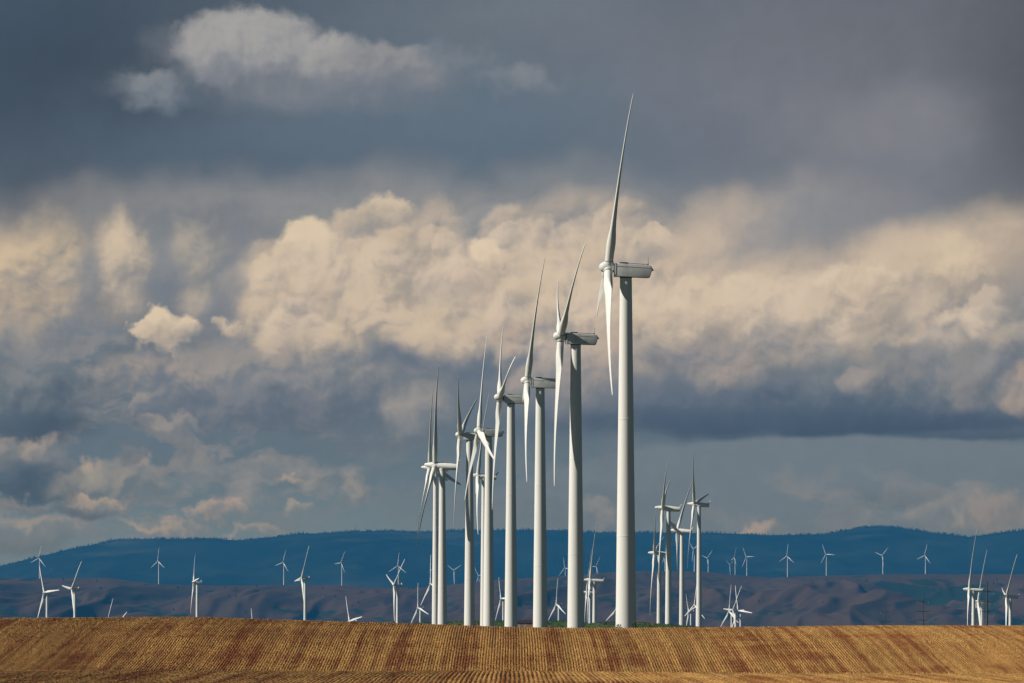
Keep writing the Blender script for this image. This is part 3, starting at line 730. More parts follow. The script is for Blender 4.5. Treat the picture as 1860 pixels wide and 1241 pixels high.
env = np.sin(np.pi * np.clip(t01, 0, 1)) ** 0.8
rel = (rdg - 0.78) * 140 * env + (rdg2 - 0.78) * 58 * env
ZH = -18 + (tgt * crestd + 18) * body + rel
after = DD > crestd
ZH = np.where(after, tgt * DD - 4.0 - (DD - crestd) * 0.0012, ZH)
slopes = ZH / DD
mx = slopes.max(axis=0, keepdims=True)
want = tgt[0:1, :]
kk = np.where(t01 < 1, (want - 0.0) / mx, 1.0)
ZH = np.where(after, ZH, np.minimum(ZH, (want - 0.00001) * DD))
hills_me = grid_mesh('hills', XX, DD, ZH)
at = hills_me.attributes.new('gully', 'FLOAT', 'POINT')
gul = np.clip((0.74 - rdg2) * 3.2, -0.4, 1) * 0.6 + np.clip((0.76 - rdg) * 3.0, -0.4, 1)
rightness = 0.25 + 0.75 * sstep(1250, 1500, PX)
gul = gul * (0.5 + 0.5 * rightness) - 0.25 * sstep(0.93, 1.0, t01)
at.data.foreach_set('value', (gul * (1 - after)).astype(np.float32).ravel())
hills = link('hills', hills_me, m_hill)
hills['kind'] = 'structure'
def hill_hit(px, py):
    """distance and height where the sight line through (px, py) first meets the hills"""
    c = int(np.argmin(np.abs(pxs_h - px)))
    want_s = (YH - py) / F
    s_ = ZH_h[:, c] / dsh_h
    idx = np.argmax(s_ >= want_s - 1e-7)
    if s_[idx] < want_s - 1e-7: idx = int(np.argmax(s_[:240]))
    return float(dsh_h[idx]), float(ZH_h[idx, c])
pxs_h, dsh_h, ZH_h = pxs, dsh, ZH

# far forested mountains
MX = [-5000, -900, -300, 0, 40, 70, 117, 150, 211, 230, 286, 315, 380, 428, 448, 501, 547, 579, 635, 707, 744, 780, 837, 895, 948, 994, 1028, 1062, 1151, 1212,
      1285, 1314, 1387, 1400, 1498, 1529, 1566, 1612, 1648, 1685, 1723, 1762, 1796, 1827, 1860, 2000, 2600, 7000]
MY = [1110, 1075, 1045, 1027, 1017, 1010, 998, 991.5, 979, 977.5, 977, 978, 976, 980, 978.5, 973.5, 967.5, 967.5, 964, 962, 964, 963.5, 962, 961, 961, 961, 962.5, 965.5, 965,
      966.5, 966.5, 967, 970, 970.5, 969, 962, 956, 954.5, 959, 965, 969.5, 974, 969.5, 964, 962, 958, 975, 1050]
pxs = np.concatenate([np.linspace(-5000, -80, 80)[:-1], np.linspace(-80, 1940, 500), np.linspace(1940, 7000, 82)[1:]])
dsm = np.linspace(34500, 49500, 90)
PX, DD = np.meshgrid(pxs, dsm)
XX = (PX - 930) / F * DD
tg = (YH - np.interp(PX, MX, MY)) / F
t01 = np.clip((DD - 35000) / (44500 - 35000), 0, 1)
rdg = 1 - np.abs(2 * fbm(XX / 1300 + 40, DD / 4000 + 4, 5, 91) - 1)
ZM = -20 + (tg * 44500 + 20) * t01 ** 0.85 + (rdg - 0.75) * 240 * np.sin(np.pi * t01)
tg = tg - 1.6 / F
ZM = np.where(DD > 44500, tg * 44500 - (DD - 44500) * 0.03, ZM)
ZM = np.minimum(ZM, (tg - 0.00001) * DD)
mtn = link('mountains', grid_mesh('mountains', XX, DD, ZM), m_mtn)
mtn['kind'] = 'structure'
# plain between hills and mountains
XX, DD = np.meshgrid(np.linspace(-16000, 16000, 20), np.linspace(18000, 50500, 20))
pl = link('plain', grid_mesh('plain', XX, DD, XX * 0 - 21), m_ground)
pl['kind'] = 'structure'

# the far wood: conifers along the mountain skyline
vs, qs = [], []
def cone_tree(x, y, z, h, r):
    for k in range(3):
        zb = z + h * (0.08 + 0.27 * k); zt = z + h * (0.55 + 0.225 * k); rk = r * (1 - 0.28 * k)
        i0 = len(vs)
        a0 = random.random() * 6
        for j in range(5):
            a = a0 + j * 2 * math.pi / 5
            vs.append((x + rk * math.cos(a), y + rk * math.sin(a), zb))
        vs.append((x, y, zt))
        for j in range(5): qs.append((i0 + j, i0 + (j + 1) % 5, i0 + 5))
clump = lambda p: float(fbm(np.array([p / 22.0]), np.array([0.3]), 3, 8)[0])
for k in range(2600):
    px = random.uniform(-60, 1920)
    d = random.uniform(44100, 44560)
    if clump(px) < 0.40 and random.random() < 0.6: continue
    z = (YH - 1.6 - np.interp(px, MX, MY)) / F * 44500 - abs(44500 - d) * 0.03
    amp = 0.5 + 1.1 * clump(px + 400)
    h = random.uniform(6, 15) * amp
    cone_tree((px - 930) / F * d, d, z - 3, h + 2, random.uniform(2.2, 4.4))
forest = link('forest', mesh_np('forest', np.array(vs), np.array(qs), False), m_conifer)
forest['kind'] = 'stuff'
tag(forest, 'dark conifer wood along the skyline of the far blue mountain', 'forest')

# ------------------------------------------------------------------ turbine meshes
def lathe(bm, prof, seg=32, axis='x', origin=(0, 0, 0)):
    rings = []
    for a, r in prof:
        if r < 1e-5:
            co = (a, 0, 0) if axis == 'x' else (0, 0, a)
            rings.append([bm.verts.new(Vector(co) + Vector(origin))])
        else:
            rg = []
            for j in range(seg):
                t_ = 2 * math.pi * j / seg
                co = (a, r * math.cos(t_), r * math.sin(t_)) if axis == 'x' else (r * math.cos(t_), r * math.sin(t_), a)
                rg.append(bm.verts.new(Vector(co) + Vector(origin)))
            rings.append(rg)
    for i in range(len(rings) - 1):
        A, B = rings[i], rings[i + 1]
        for j in range(seg):
            k = (j + 1) % seg
            if len(A) == 1 and len(B) == 1: continue
            if len(A) == 1: bm.faces.new((A[0], B[j], B[k]))
            elif len(B) == 1: bm.faces.new((A[j], B[0], A[k]))
            else: bm.faces.new((A[j], B[j], B[k], A[k]))
    return rings
def finish(bm, name, smooth_angle=40):
    bmesh.ops.recalc_face_normals(bm, faces=bm.faces)
    me = bpy.data.meshes.new(name); bm.to_mesh(me); bm.free()
    me.polygons.foreach_set('use_smooth', np.full(len(me.polygons), True))
    try: me.set_sharp_from_angle(angle=R(smooth_angle))
    except Exception: pass
    me.update()
    return me
def box(bm, x0, x1, y0, y1, z0, z1):
    v = [bm.verts.new(p) for p in ((x0, y0, z0), (x1, y0, z0), (x1, y1, z0), (x0, y1, z0), (x0, y0, z1), (x1, y0, z1), (x1, y1, z1), (x0, y1, z1))]
    for f_ in ((0, 3, 2, 1), (4, 5, 6, 7), (0, 1, 5, 4), (1, 2, 6, 5), (2, 3, 7, 6), (3, 0, 4, 7)):
        bm.faces.new([v[i] for i in f_])
def tube(bm, p0, p1, r0, r1=None, seg=8):
    r1 = r0 if r1 is None else r1
    p0, p1 = Vector(p0), Vector(p1); ax = (p1 - p0).normalized()
    s_ = ax.orthogonal().normalized(); u_ = ax.cross(s_)
    A = [bm.verts.new(p0 + (s_ * math.cos(2 * math.pi * j / seg) + u_ * math.sin(2 * math.pi * j / seg)) * r0) for j in range(seg)]
    B = [bm.verts.new(p1 + (s_ * math.cos(2 * math.pi * j / seg) + u_ * math.sin(2 * math.pi * j / seg)) * r1) for j in range(seg)]
    for j in range(seg): bm.faces.new((A[j], A[(j + 1) % seg], B[(j + 1) % seg], B[j]))
    bm.faces.new(A[::-1]); bm.faces.new(B)

def blade_mesh(name, Rt, rootr, chmax, flex, r0=1.38):
    """span +Z, leading edge -Y, upwind face -X"""
    bm = bmesh.new()
    st = []
    fr = [0, 0.02, 0.045, 0.075, 0.11, 0.15, 0.19, 0.23, 0.28, 0.34, 0.41, 0.48, 0.56, 0.64, 0.72, 0.80, 0.87, 0.925, 0.962, 0.985, 0.997]
    L = Rt - r0
    for f_ in fr:
        z = r0 + f_ * L
        b_ = float(sstep(0.03, 0.20, f_))                  # round root -> aerofoil
        ch = 2 * rootr * (1 - b_) + chmax * b_ if f_ < 0.20 else float(np.interp(f_, [0.20, 0.30, 0.45, 0.60, 0.75, 0.88, 0.95, 0.98, 0.997], np.array([1.0, 0.90, 0.73, 0.58, 0.46, 0.36, 0.29, 0.23, 0.10]) * chmax))
        th = float(np.interp(f_, [0, 0.03, 0.10, 0.20, 0.35, 0.6, 1.0], [1.0, 1.0, 0.66, 0.36, 0.27, 0.24, 0.24]))
        tw = float(np.interp(f_, [0, 0.2, 0.35, 0.5, 0.7, 1.0], [16, 13.5, 9.5, 6.5, 3, 0])) + 2
        ring = []
        N = 22
        for j in range(N):
            a = 2 * math.pi * j / N
            # circle
            cy, cx = -math.cos(a) * ch / 2, math.sin(a) * ch / 2
            # aerofoil: x/c from 0 (LE) to 1 (TE)
            xc = 0.5 * (1 - math.cos(a))
            yt = 5 * th * (0.2969 * math.sqrt(xc) - 0.126 * xc - 0.3516 * xc ** 2 + 0.2843 * xc ** 3 - 0.1015 * xc ** 4)
            camb = 0.035 * math.sin(math.pi * xc)
            sgn = 1 if a <= math.pi else -1
            ay = (xc - 0.32) * ch; ax_ = (camb + sgn * yt) * ch
            y_ = cy * (1 - b_) + ay * b_; x_ = cx * (1 - b_) + ax_ * b_
            ct, s_ = math.cos(R(tw * b_ if f_ < .2 else tw)), math.sin(R(tw * b_ if f_ < .2 else tw))
            # twist: leading edge (-Y) turns upwind (-X)
            xr = x_ * ct + y_ * s_; yr = y_ * ct - x_ * s_
            ring.append(bm.verts.new((xr + flex * f_ ** 2.6, yr, z)))
        st.append(ring)
    for A, B in zip(st[:-1], st[1:]):
        for j in range(len(A)):
            k = (j + 1) % len(A); bm.faces.new((A[j], A[k], B[k], B[j]))
    bm.faces.new(st[0][::-1]); bm.faces.new(st[-1])
    return finish(bm, name, 60)

BL_A = blade_mesh('blade_long', 40.0, 0.93, 3.1, 1.3)
BL_B = blade_mesh('blade_slim', 46.5, 1.0, 3.3, 1.8, 1.55)
BL_F = blade_mesh('blade_far', 40.0, 0.7, 2.2, 1.3)
for me in (BL_A, BL_B, BL_F): me.materials.append(M_BLADE)

def ring_mesh(r, z, name):
    bm = bmesh.new()
    lathe(bm, [(z - .07, r - .03), (z - .07, r + .035), (z + .07, r + .035), (z + .07, r - .03)], 24, 'z')
    me = finish(bm, name); me.materials.append(M_DARK); return me
RING_A = ring_mesh(0.94, 1.50, 'root_ring_a'); RING_B = ring_mesh(1.01, 1.68, 'root_ring_b')

def spinner_a():
    bm = bmesh.new()
    lathe(bm, [(-2.08, 0), (-2.03, .30), (-1.88, .62), (-1.6, .90), (-1.2, 1.12), (-.7, 1.25), (0, 1.30), (.6, 1.24), (1.05, 1.10), (1.15, 1.0), (1.15, 0)], 36)
    for k in range(3):
        b2 = bmesh.new()
        lathe(b2, [(.5, 0), (.5, 1.06), (1.30, 1.06), (1.42, .99), (1.42, 0)], 28, 'z')
        b2.transform(Matrix.Rotation(R(120 * k), 4, 'X'))
        me = bpy.data.meshes.new('t'); b2.to_mesh(me); b2.free(); bm.from_mesh(me); bpy.data.meshes.remove(me)
    me = finish(bm, 'spinner_dome', 35); me.materials.append(M_NAC); return me
def spinner_b():
    bm = bmesh.new()
    lathe(bm, [(-4.7, 0), (-4.66, .28), (-4.5, .50), (-4.2, .66), (-3.4, .88), (-2.4, 1.12), (-1.4, 1.32), (0, 1.48), (1.2, 1.5), (1.3, 1.45), (1.3, 0)], 36)
    for k in range(3):
        b2 = bmesh.new()
        lathe(b2, [(.5, 0), (.5, 1.1), (1.50, 1.1), (1.60, 1.03), (1.60, 0)], 28, 'z')
        b2.transform(Matrix.Rotation(R(120 * k), 4, 'X'))
        me = bpy.data.meshes.new('t'); b2.to_mesh(me); b2.free(); bm.from_mesh(me); bpy.data.meshes.remove(me)
    me = finish(bm, 'spinner_cone', 35); me.materials.append(M_TOWER); return me
SP_A, SP_B = spinner_a(), spinner_b()

def nacelle_a():
    prof = [(1.47, -2.0), (1.47, .94), (9.32, .62), (9.62, -.5), (9.15, -2.12)]
    bm = bmesh.new()
    A = [bm.verts.new((x, -1.65, z)) for x, z in prof]; B = [bm.verts.new((x, 1.65, z)) for x, z in prof]
    n = len(prof)
    bm.faces.new(A); bm.faces.new(B[::-1])
    for i in range(n): bm.faces.new((A[i], B[i], B[(i + 1) % n], A[(i + 1) % n]))
    bmesh.ops.bevel(bm, geom=list(bm.edges), offset=0.16, segments=3, profile=0.6, affect='EDGES')
    # front frame flange, dark underside skid and neck
    box(bm, 1.36, 1.60, -1.70, 1.70, -2.04, .98)
    me = finish(bm, 'nacelle_box', 30); me.materials.append(M_NAC)
    return me
def part(fn, name, mat, sm=30):
    bm = bmesh.new(); fn(bm); me = finish(bm, name, sm); me.materials.append(mat); return me
NAC_A = nacelle_a()
def _lid(s_): # roof lid lip
    def fn(bm):
        y0, y1 = (1.645, 1.69) if s_ > 0 else (-1.69, -1.645)
        v = [bm.verts.new(p) for p in ((1.62, y0, .30), (9.2, y0, .02), (9.2, y0, .10), (1.62, y0, .38), (1.62, y1, .30), (9.2, y1, .02), (9.2, y1, .10), (1.62, y1, .38))]
        for f_ in ((0, 1, 2, 3), (4, 7, 6, 5), (0, 4, 5, 1), (1, 5, 6, 2), (2, 6, 7, 3), (3, 7, 4, 0)): bm.faces.new([v[i] for i in f_])
    return fn
LID_A = [part(_lid(q_), 'lid_seam', M_NAC) for q_ in (-1, 1)]
HATCH_A = part(lambda bm: (box(bm, 2.5, 4.4, -.8, .8, .86, 1.16), box(bm, 2.7, 4.2, -.6, .6, 1.16, 1.22)), 'roof_hatch', M_DARK)
def _rail(s_):
    def fn(bm):
        tube(bm, (4.6, s_ * 1.3, .98), (8.8, s_ * 1.3, .86), .035)
        for x in (4.6, 6.0, 7.4, 8.8): tube(bm, (x, s_ * 1.3, .70), (x, s_ * 1.3, 1.0 - (x - 4.6) * .03), .035)
    return fn
RAIL_A = [part(_rail(q_), 'roof_rail', M_DARK) for q_ in (-1, 1)]
MAST_A = part(lambda bm: (tube(bm, (8.75, -.9, .60), (8.75, -.9, 1.05), .14, .12), tube(bm, (8.75, -.9, .9), (8.75, -.9, 2.45), .045, .03), tube(bm, (8.75, -1.1, 2.3), (8.75, -.7, 2.3), .03)), 'weather_mast', M_DARK)
NECK_A = part(lambda bm: lathe(bm, [(1.10, 0), (1.10, .95), (1.5, 1.05), (1.5, 0)], 28), 'shaft_neck', M_DARK)
def _hood(bm):
    pts = [(9.36, .46), (10.0, -.40), (10.0, -.50), (9.55, -.52)]
    A = [bm.verts.new((x, -1.35, z)) for x, z in pts]; B = [bm.verts.new((x, 1.35, z)) for x, z in pts]
    bm.faces.new(A); bm.faces.new(B[::-1])
    for i in range(4): bm.faces.new((A[i], B[i], B[(i + 1) % 4], A[(i + 1) % 4]))
HOOD_A = part(_hood, 'exhaust_hood', M_NAC)
YAW_A = part(lambda bm: lathe(bm, [(-2.35, 0), (-2.35, 1.38), (-2.0, 1.42), (-1.9, 1.0), (-1.9, 0)], 32, 'z', (3.9, 0, 0)), 'yaw_ring', M_DARK)

NAC_B = part(lambda bm: lathe(bm, [(1.38, 0), (1.38, 1.42), (1.5, 1.52), (3, 1.60), (5, 1.58), (7.5, 1.48), (9.6, 1.34), (10.0, 1.26), (10.1, 1.1), (10.1, 0)], 36), 'nacelle_tube', M_TOWER)
def _fin(bm):
    for pts in ([(9.2, .9), (10.1, .9), (11.1, 3.2), (10.8, 3.35), (10.45, 3.25)],):
        A = [bm.verts.new((x, -.32, z)) for x, z in pts]; B = [bm.verts.new((x, .32, z)) for x, z in pts]
        bm.faces.new(A); bm.faces.new(B[::-1]); n = len(pts)
        for i in range(n): bm.faces.new((A[i], B[i], B[(i + 1) % n], A[(i + 1) % n]))
    bmesh.ops.bevel(bm, geom=list(bm.edges), offset=0.08, segments=2, affect='EDGES')
FIN_B = part(_fin, 'tail_fin', M_TOWER)
MAST_B = part(lambda bm: tube(bm, (3.4, 0, 1.45), (3.4, 0, 2.3), .05, .03), 'weather_mast', M_DARK)
LAMP_B = part(lambda bm: lathe(bm, [(1.4, 0), (1.4, .14), (1.75, .14), (1.86, .07), (1.88, 0)], 12, 'z', (5.6, 0, 0)), 'warning_lamp', M_DARK)
YAW_B = part(lambda bm: lathe(bm, [(-2.3, 0), (-2.3, 1.30), (-1.2, 1.45), (-1.0, 0)], 32, 'z', (3.3, 0, 0)), 'yaw_collar', M_TOWER)
COOL_D = part(lambda bm: (box(bm, 8.3, 9.3, -1.5, 1.5, .55, 2.0), box(bm, 8.1, 8.3, -1.2, 1.2, .9, 2.1)), 'cooler', M_NAC)

def tower_mesh(H, rb, rt):
    bm = bmesh.new()
    prof = []
    n = 14
    for i in range(n + 1):
        z = H * i / n; r = rb + (rt - rb) * (i / n)
        prof.append((z, r))
    extra = []
    for fz in (0.27, 0.60):
        z = H * fz; r = rb + (rt - rb) * fz
        extra += [(z - .10, r + (rb - rt) * .001), (z - .09, r + .03), (z + .09, r + .03), (z + .10, r)]
    prof = sorted(prof + extra, key=lambda p: p[0])
    lathe(bm, [(0, 0)] + prof + [(H, 0)], 48, 'z')
    me = finish(bm, 'tower', 30); me.materials.append(M_TOWER)
    return me

TILT = R(5.0)
def turbine(kind, hx, hy, s, psi, th, label, group, far=False):
    """kind: 'box' nacelle, 'tube' nacelle; (hx,hy) rotor centre and s metres->photo pixels give the place"""
    D = F / s
    a = (hx - 930) / F
    yaw = R(psi) - a
    off = 3.9 if kind != 'tube' else 3.3
    hub = Vector((wx(hx, D), D, wz(hy, D)))
    bx_, by_ = hub.x + off * math.cos(yaw), hub.y + off * math.sin(yaw)
    if D > 20000:
        pxx = 930 + F * bx_ / by_
        c = int(np.argmin(np.abs(pxs_h - pxx))); gz = float(np.interp(by_, dsh_h, ZH_h[:, c]))
    else:
        gz = float(ground_z(np.array(bx_), np.array(by_)))
    gz -= 0.3
    root = empty('wind_turbine', (bx_, by_, gz), yaw)
    tag(root, label, 'wind turbine', group)
    top = 2.2 if kind != 'tube' else 1.9
    H = hub.z - top - gz
    if kind == 'tube': rb, rt = 2.1, 1.22
    else: rb, rt = 2.35 * min(1.0, (H / 82) ** .5), 1.32
    if far: rb, rt = rb * .85, rt * .85
    link('tower', tower_mesh(H, rb, rt), None, root)
    base = Matrix.Translation((-off, 0, hub.z - gz))
    tl = Matrix.Rotation(TILT, 4, 'Y')
    ntl = Matrix.Rotation(R(1.2), 4, 'Y') if kind != 'tube' else tl
    M0 = base @ ntl
    if kind == 'tube':
        nac = link('nacelle', NAC_B, None, root, M0)
        link('tail_fin', FIN_B, None, nac); 
        if not far: link('weather_mast', MAST_B, None, nac); link('warning_lamp', LAMP_B, None, nac)
        link('yaw_collar', YAW_B, None, root, base)
        sp_ = link('spinner', SP_B, None, root, base @ tl @ Matrix.Rotation(R(th), 4, 'X'))
        bl, rg = BL_B, RING_B
    else:
        nac = link('nacelle', NAC_A, None, root, M0)
        if kind == 'cooler':
            link('cooler', COOL_D, None, nac)
        elif not far:
            link('roof_hatch', HATCH_A, None, nac); link('exhaust_hood', HOOD_A, None, nac); link('roof_rail', RAIL_A[0], None, nac); link('roof_rail', RAIL_A[1], None, nac); link('weather_mast', MAST_A, None, nac)
            link('lid_seam', LID_A[0], None, nac); link('lid_seam', LID_A[1], None, nac)
        if not far:
            link('shaft_neck', NECK_A, None, root, base @ tl)
            link('yaw_ring', YAW_A, None, root, base)
        sp_ = link('spinner', SP_A, None, root, base @ tl @ Matrix.Rotation(R(th), 4, 'X'))
        bl, rg = (BL_F if far else BL_A), RING_A
    for k in range(3):
        bo = link('blade', bl, None, root, base @ tl @ Matrix.Rotation(R(th + 120 * k), 4, 'X'))
        if not far and s > 4: link('root_ring', rg, None, bo)
    return root

GA = 'boxy wind turbines in the near row'
GB = 'wind turbines with slender tube nacelles'
GD_ = 'wind turbines half sunk behind the field crest'
GF = 'tiny wind turbines standing on the far brown ridge'
TUR = [
 ('box', 1105, 486, 8.2, 4.5, 17, 'tallest and nearest white wind turbine, its boxy nacelle against the cream clouds'),
 ('box', 1019, 611, 6.9, 5.5, 54, 'second nearest white turbine, tower mostly in the shadow of its own hanging blade'),
 ('box', 958, 692, 5.98, 3, 21.7, 'third nearest boxy turbine, nacelle tail hidden by the white blade of its right neighbour'),
 ('box', 908, 722, 5.2, 4.5, 71, 'boxy turbine left of the three tallest, with two blades raised in a V'),
 ('box', 870, 783, 4.6, 9, -12, 'boxy turbine whose short bright front blade crosses its own tower top'),
 ('box', 836, 790, 4.35, -7, 54, 'smallest boxy turbine of the near row, dark blade upright before its hub'),
 ('tube', 790, 845.5, 4.17, -13, 21, 'leftmost of the near row, slender tube nacelle drawn over a second one just behind'),
 ('tube', 780.5, 850, 3.33, -11, 23, 'turbine almost hidden behind the leftmost near one, nacelle peeping out below'),
 ('tube', 868, 865, 3.35, 2, 14, 'turbine with upturned tail fin, low nacelle seen behind the thick white towers'),
 ('tube', 1204, 923, 3.1, -1.5, 53, 'left tall turbine of the cluster right of the tallest one, nacelle shaded with bright fin'),
 ('tube', 1230, 964, 2.67, -12, -40, 'turbine in the middle of the right cluster with a dark blade crossing its nacelle'),
 ('tube', 1261, 916, 2.7, -9.5, 40, 'rightmost and highest turbine of the right cluster, dark fin at its tail'),
 ('tube', 1189, 1005, 2.54, -5.5, 46, 'lowest and leftmost turbine of the right cluster, nacelle against the blue mountain'),
 ('tube', 1072, 1054, 2.4, -2, 14, 'upper of two tube nacelled turbines between the two tallest towers'),
 ('tube', 1066, 1076, 1.72, -2, 15, 'lower of two tube nacelled turbines between the two tallest towers'),
 ('tube', 1760.5, 1071, 2.43, 0, 15, 'turbine at far right with the tallest blade, reaching over the mountain skyline'),
 ('tube', 1776.7, 1093.5, 2.15, 8.5, 17, 'turbine at far right behind the tallest pylon, the lowest nacelle of three'),
 ('tube', 1828.3, 1083.5, 2.15, 8, 40, 'last turbine at the right edge, nacelle in shade and one small blade behind'),
 ('cooler', 80.2, 1076.5, 1.5, 25, -34, 'turbine at the left edge with one broad blade held level to the right'),
 ('cooler', 130.3, 1069.4, 1.55, 19, 36, 'second turbine from the left above the crest, one broad blade pointing left'),
 ('cooler', 192, 1143, 1.5, 20, 20, 'turbine behind the crest of which only one long slanting blade tip shows'),
 ('cooler', 203, 1150, 1.5, 30, 50, 'turbine behind the crest of which only a short stub of blade shows, far left'),
 ('cooler', 352, 1057, 1.6, 6, -35, 'turbine on the left seen side on, a short blade foreshortened over its nacelle'),
 ('cooler', 462, 1153, 1.5, 20, -35, 'lone short blade tip leaning left above the crest, turbine hidden'),
 ('cooler', 548, 1050.3, 1.65, 13, 26, 'turbine left of the near row with one fat short blade pointing left and dark nacelle'),
 ('cooler', 635, 1129, 1.5, 20, -38, 'turbine whose hub just clears the crest, one thin blade straight up'),
 ('cooler', 715.7, 1062.5, 1.72, 16, 47, 'turbine with blades spread in a V in front of a fainter far turbine'),
 ('cooler', 759.3, 1104, 1.19, 24, -15, 'small turbine left of the leftmost thick tower, upright blade and one falling to the right'),
 ('cooler', 782.4, 1060.8, 1.4, 25, -14, 'turbine half hidden by the leftmost thick tower, a long blade falling to lower left'),
 ('cooler', 910, 1087.7, 1.17, 22, -30, 'small turbine showing between two thick towers left of the brick barn'),
 ('cooler', 1010.6, 1097.7, 1.21, 22, -8, 'small turbine like an upturned Y between thick towers right of the brick barn'),
 ('cooler', 1119, 1108, 1.15, 26, 5, 'turbine hidden behind the tallest tower, one blade tip showing at its left'),
 ('cooler', 1251, 1110.7, 1.1, 18, -42, 'small turbine with a blade up left, left of the highest tower of the right cluster'),
 ('cooler', 1261.5, 1099, 1.2, 28, 2, 'small turbine hidden behind the highest tower of the right cluster, upright blade beside it'),
 ('cooler', 1324.5, 1110.8, 1.25, 22, -5, 'left turbine of the tangle of three right of the right cluster, blade straight up'),
 ('cooler', 1331.4, 1108, 1.3, 22, 33, 'middle turbine of the tangle of three, its blade leaning right across the others'),
 ('cooler', 1340.8, 1109.3, 1.3, 28, -25, 'right turbine of the tangle of three, one broad blade reaching out to the right'),
]
for i, (k, hx, hy, s, psi, th, lab) in enumerate(TUR):
    grp = GA if k == 'box' else GB if k == 'tube' else GD_
    turbine(k, hx, hy, s, psi, th, lab, grp)
FAR = [
 (70.3, 1014, .60, 42, 10, 'leftmost tiny turbine, its upright blade against the sky over the blue mountain'),
 (286.4, 1019.3, .62, 35, 0, 'tiny far turbine, second from the left on the ridge, blades in an even Y'),
 (513.8, 1021.5, .60, 38, 15, 'tiny far turbine just left of the turbine with the fat left pointing blade'),
 (619.3, 1022, .56, 35, 24, 'tiny far turbine above the upright lone blade, its own blade leaning right'),
 (722.3, 1027.8, .60, 50, 3, 'faint far turbine right behind the V shaped blades of a nearer turbine'),
 (793, 1031, .52, 45, 12, 'far turbine hidden by the leftmost thick tower, only a faint blade tip showing'),
 (824.3, 1036, .48, 50, 60, 'faint far turbine with two raised blades between the two leftmost thick towers'),
 (869, 1046, .50, 40, 80, 'far turbine behind the fifth thick tower, only a small bright blade showing'),
 (1025.4, 1031.4, .50, 42, -15, 'faint far turbine touching the left edge of the second tallest tower'),
 (1082.6, 1028.9, .48, 35, 30, 'faint far turbine right of the tall thin blade between the two tallest towers'),
 (1206, 1015, .50, 12, 0, 'far turbine glimpsed between the towers of the right cluster'),
 (1259.4, 997.6, .60, 30, -54, 'far turbine on the highest part of the ridge, left of the rightmost cluster tower'),
 (1284.8, 1014, .53, 33, 45, 'far turbine first to the right of the right cluster, one blade leaning right'),
 (1325.6, 1025.9, .40, 30, 60, 'smallest and faintest far turbine, left of a brighter upright bladed one'),
 (1333.5, 1013, .50, 20, 15, 'far turbine with one upright blade between the faintest one and a sprawling one'),
 (1355.3, 1011.8, .51, 44, -32, 'far turbine with level blade, right of the close pair above the tangle of three'),
 (1429, 1010.2, .55, 45, 3, 'lone far turbine in the gap right of the close trio, blades in an even Y'),
 (1499.8, 1007, .52, 52, -27, 'far turbine in the middle of the right ridge with one blade level to the right'),
 (1602.2, 1009, .53, 41, 46, 'far turbine on the right ridge with blades raised in a V, above the shorter pylon'),
 (1679.5, 1009, .55, 42, 12, 'rightmost far turbine on the ridge, above the middle pylon'),
]
for hx, hy, s, psi, th, lab in FAR:
    turbine('cooler' if False else 'box', hx, hy, s, psi, th, lab, GF, far=True)

# ------------------------------------------------------------------ pylons
def pylon(px, topy, s, arms, label):
    D = F / s
    x, y = wx(px, D), D
    gz = float(ground_z(np.array(x), np.array(y))) - 0.3
    zt = wz(topy, D)
    root = empty('power_pylon', (x, y, gz), R(3))
    tag(root, label, 'pylon', 'power pylons on the right')
    H = zt - gz
    bm = bmesh.new(); tube(bm, (0, 0, 0), (0, 0, H), .75, .32, 10)
    for k in range(int(H / 2.2)):      # step bolts
        tube(bm, (-.55, 0, 2 + k * 2.2), (.55, 0, 2 + k * 2.2), .05, seg=5)
    me = finish(bm, 'pole'); me.materials.append(M_STEEL); link('pole', me, None, root)
    for (ay, hw) in arms:
        z = wz(ay, D) - gz; w = hw / s
        bm = bmesh.new()
        for q in (-1, 1):
            tube(bm, (0, 0, z), (q * w, 0, z + .35), .34, .18, 8)
            tube(bm, (0, 0, z - .9), (q * w * .55, 0, z + .1), .10, .08, 6)
        me = finish(bm, 'crossarm'); me.materials.append(M_STEEL)
        arm = link('crossarm', me, None, root)
        for q in (-1, 1):
            bm = bmesh.new()
            tube(bm, (q * w, 0, z + .3), (q * w * .98, 0, z - 2.2), .06, seg=6)
            for k in range(6): tube(bm, (q * w, 0, z - .1 - k * .33), (q * w, 0, z - .22 - k * .33), .17, .12, 10)
            me = finish(bm, 'insulator'); me.materials.append(M_GALV); link('insulator', me, None, arm)
    return root
pylon(1792.9, 1055.5, 2.9, [(1074, 12), (1093.4, 15), (1111, 12)], 'tallest dark pylon, standing in front of the turbines at far right')
pylon(1676.4, 1076.3, 2.3, [(1092, 10), (1110.8, 15.5), (1126.8, 9)], 'middle pylon with three crossarms, alone against the brown hill')
pylon(1608.3, 1097, 2.1, [(1111.5, 9), (1129, 14)], 'shorter pylon with two visible crossarms, left of the middle pylon')
pylon(1528.6, 1133.5, 1.9, [(1150, 9)], 'pylon of which only the very top pokes above the field crest')

# radio mast on the mountain
D = 44450
bm = bmesh.new(); tube(bm, (0, 0, -10), (0, 0, 30), 1.3, .6, 6)
me = finish(bm, 'radio_mast'); me.materials.append(M_STEEL)
o = link('radio_mast', me); o.location = (wx(646, D), D, wz(963.5, D))
tag(o, 'thin radio mast on the mountain skyline left of the near turbines', 'mast')

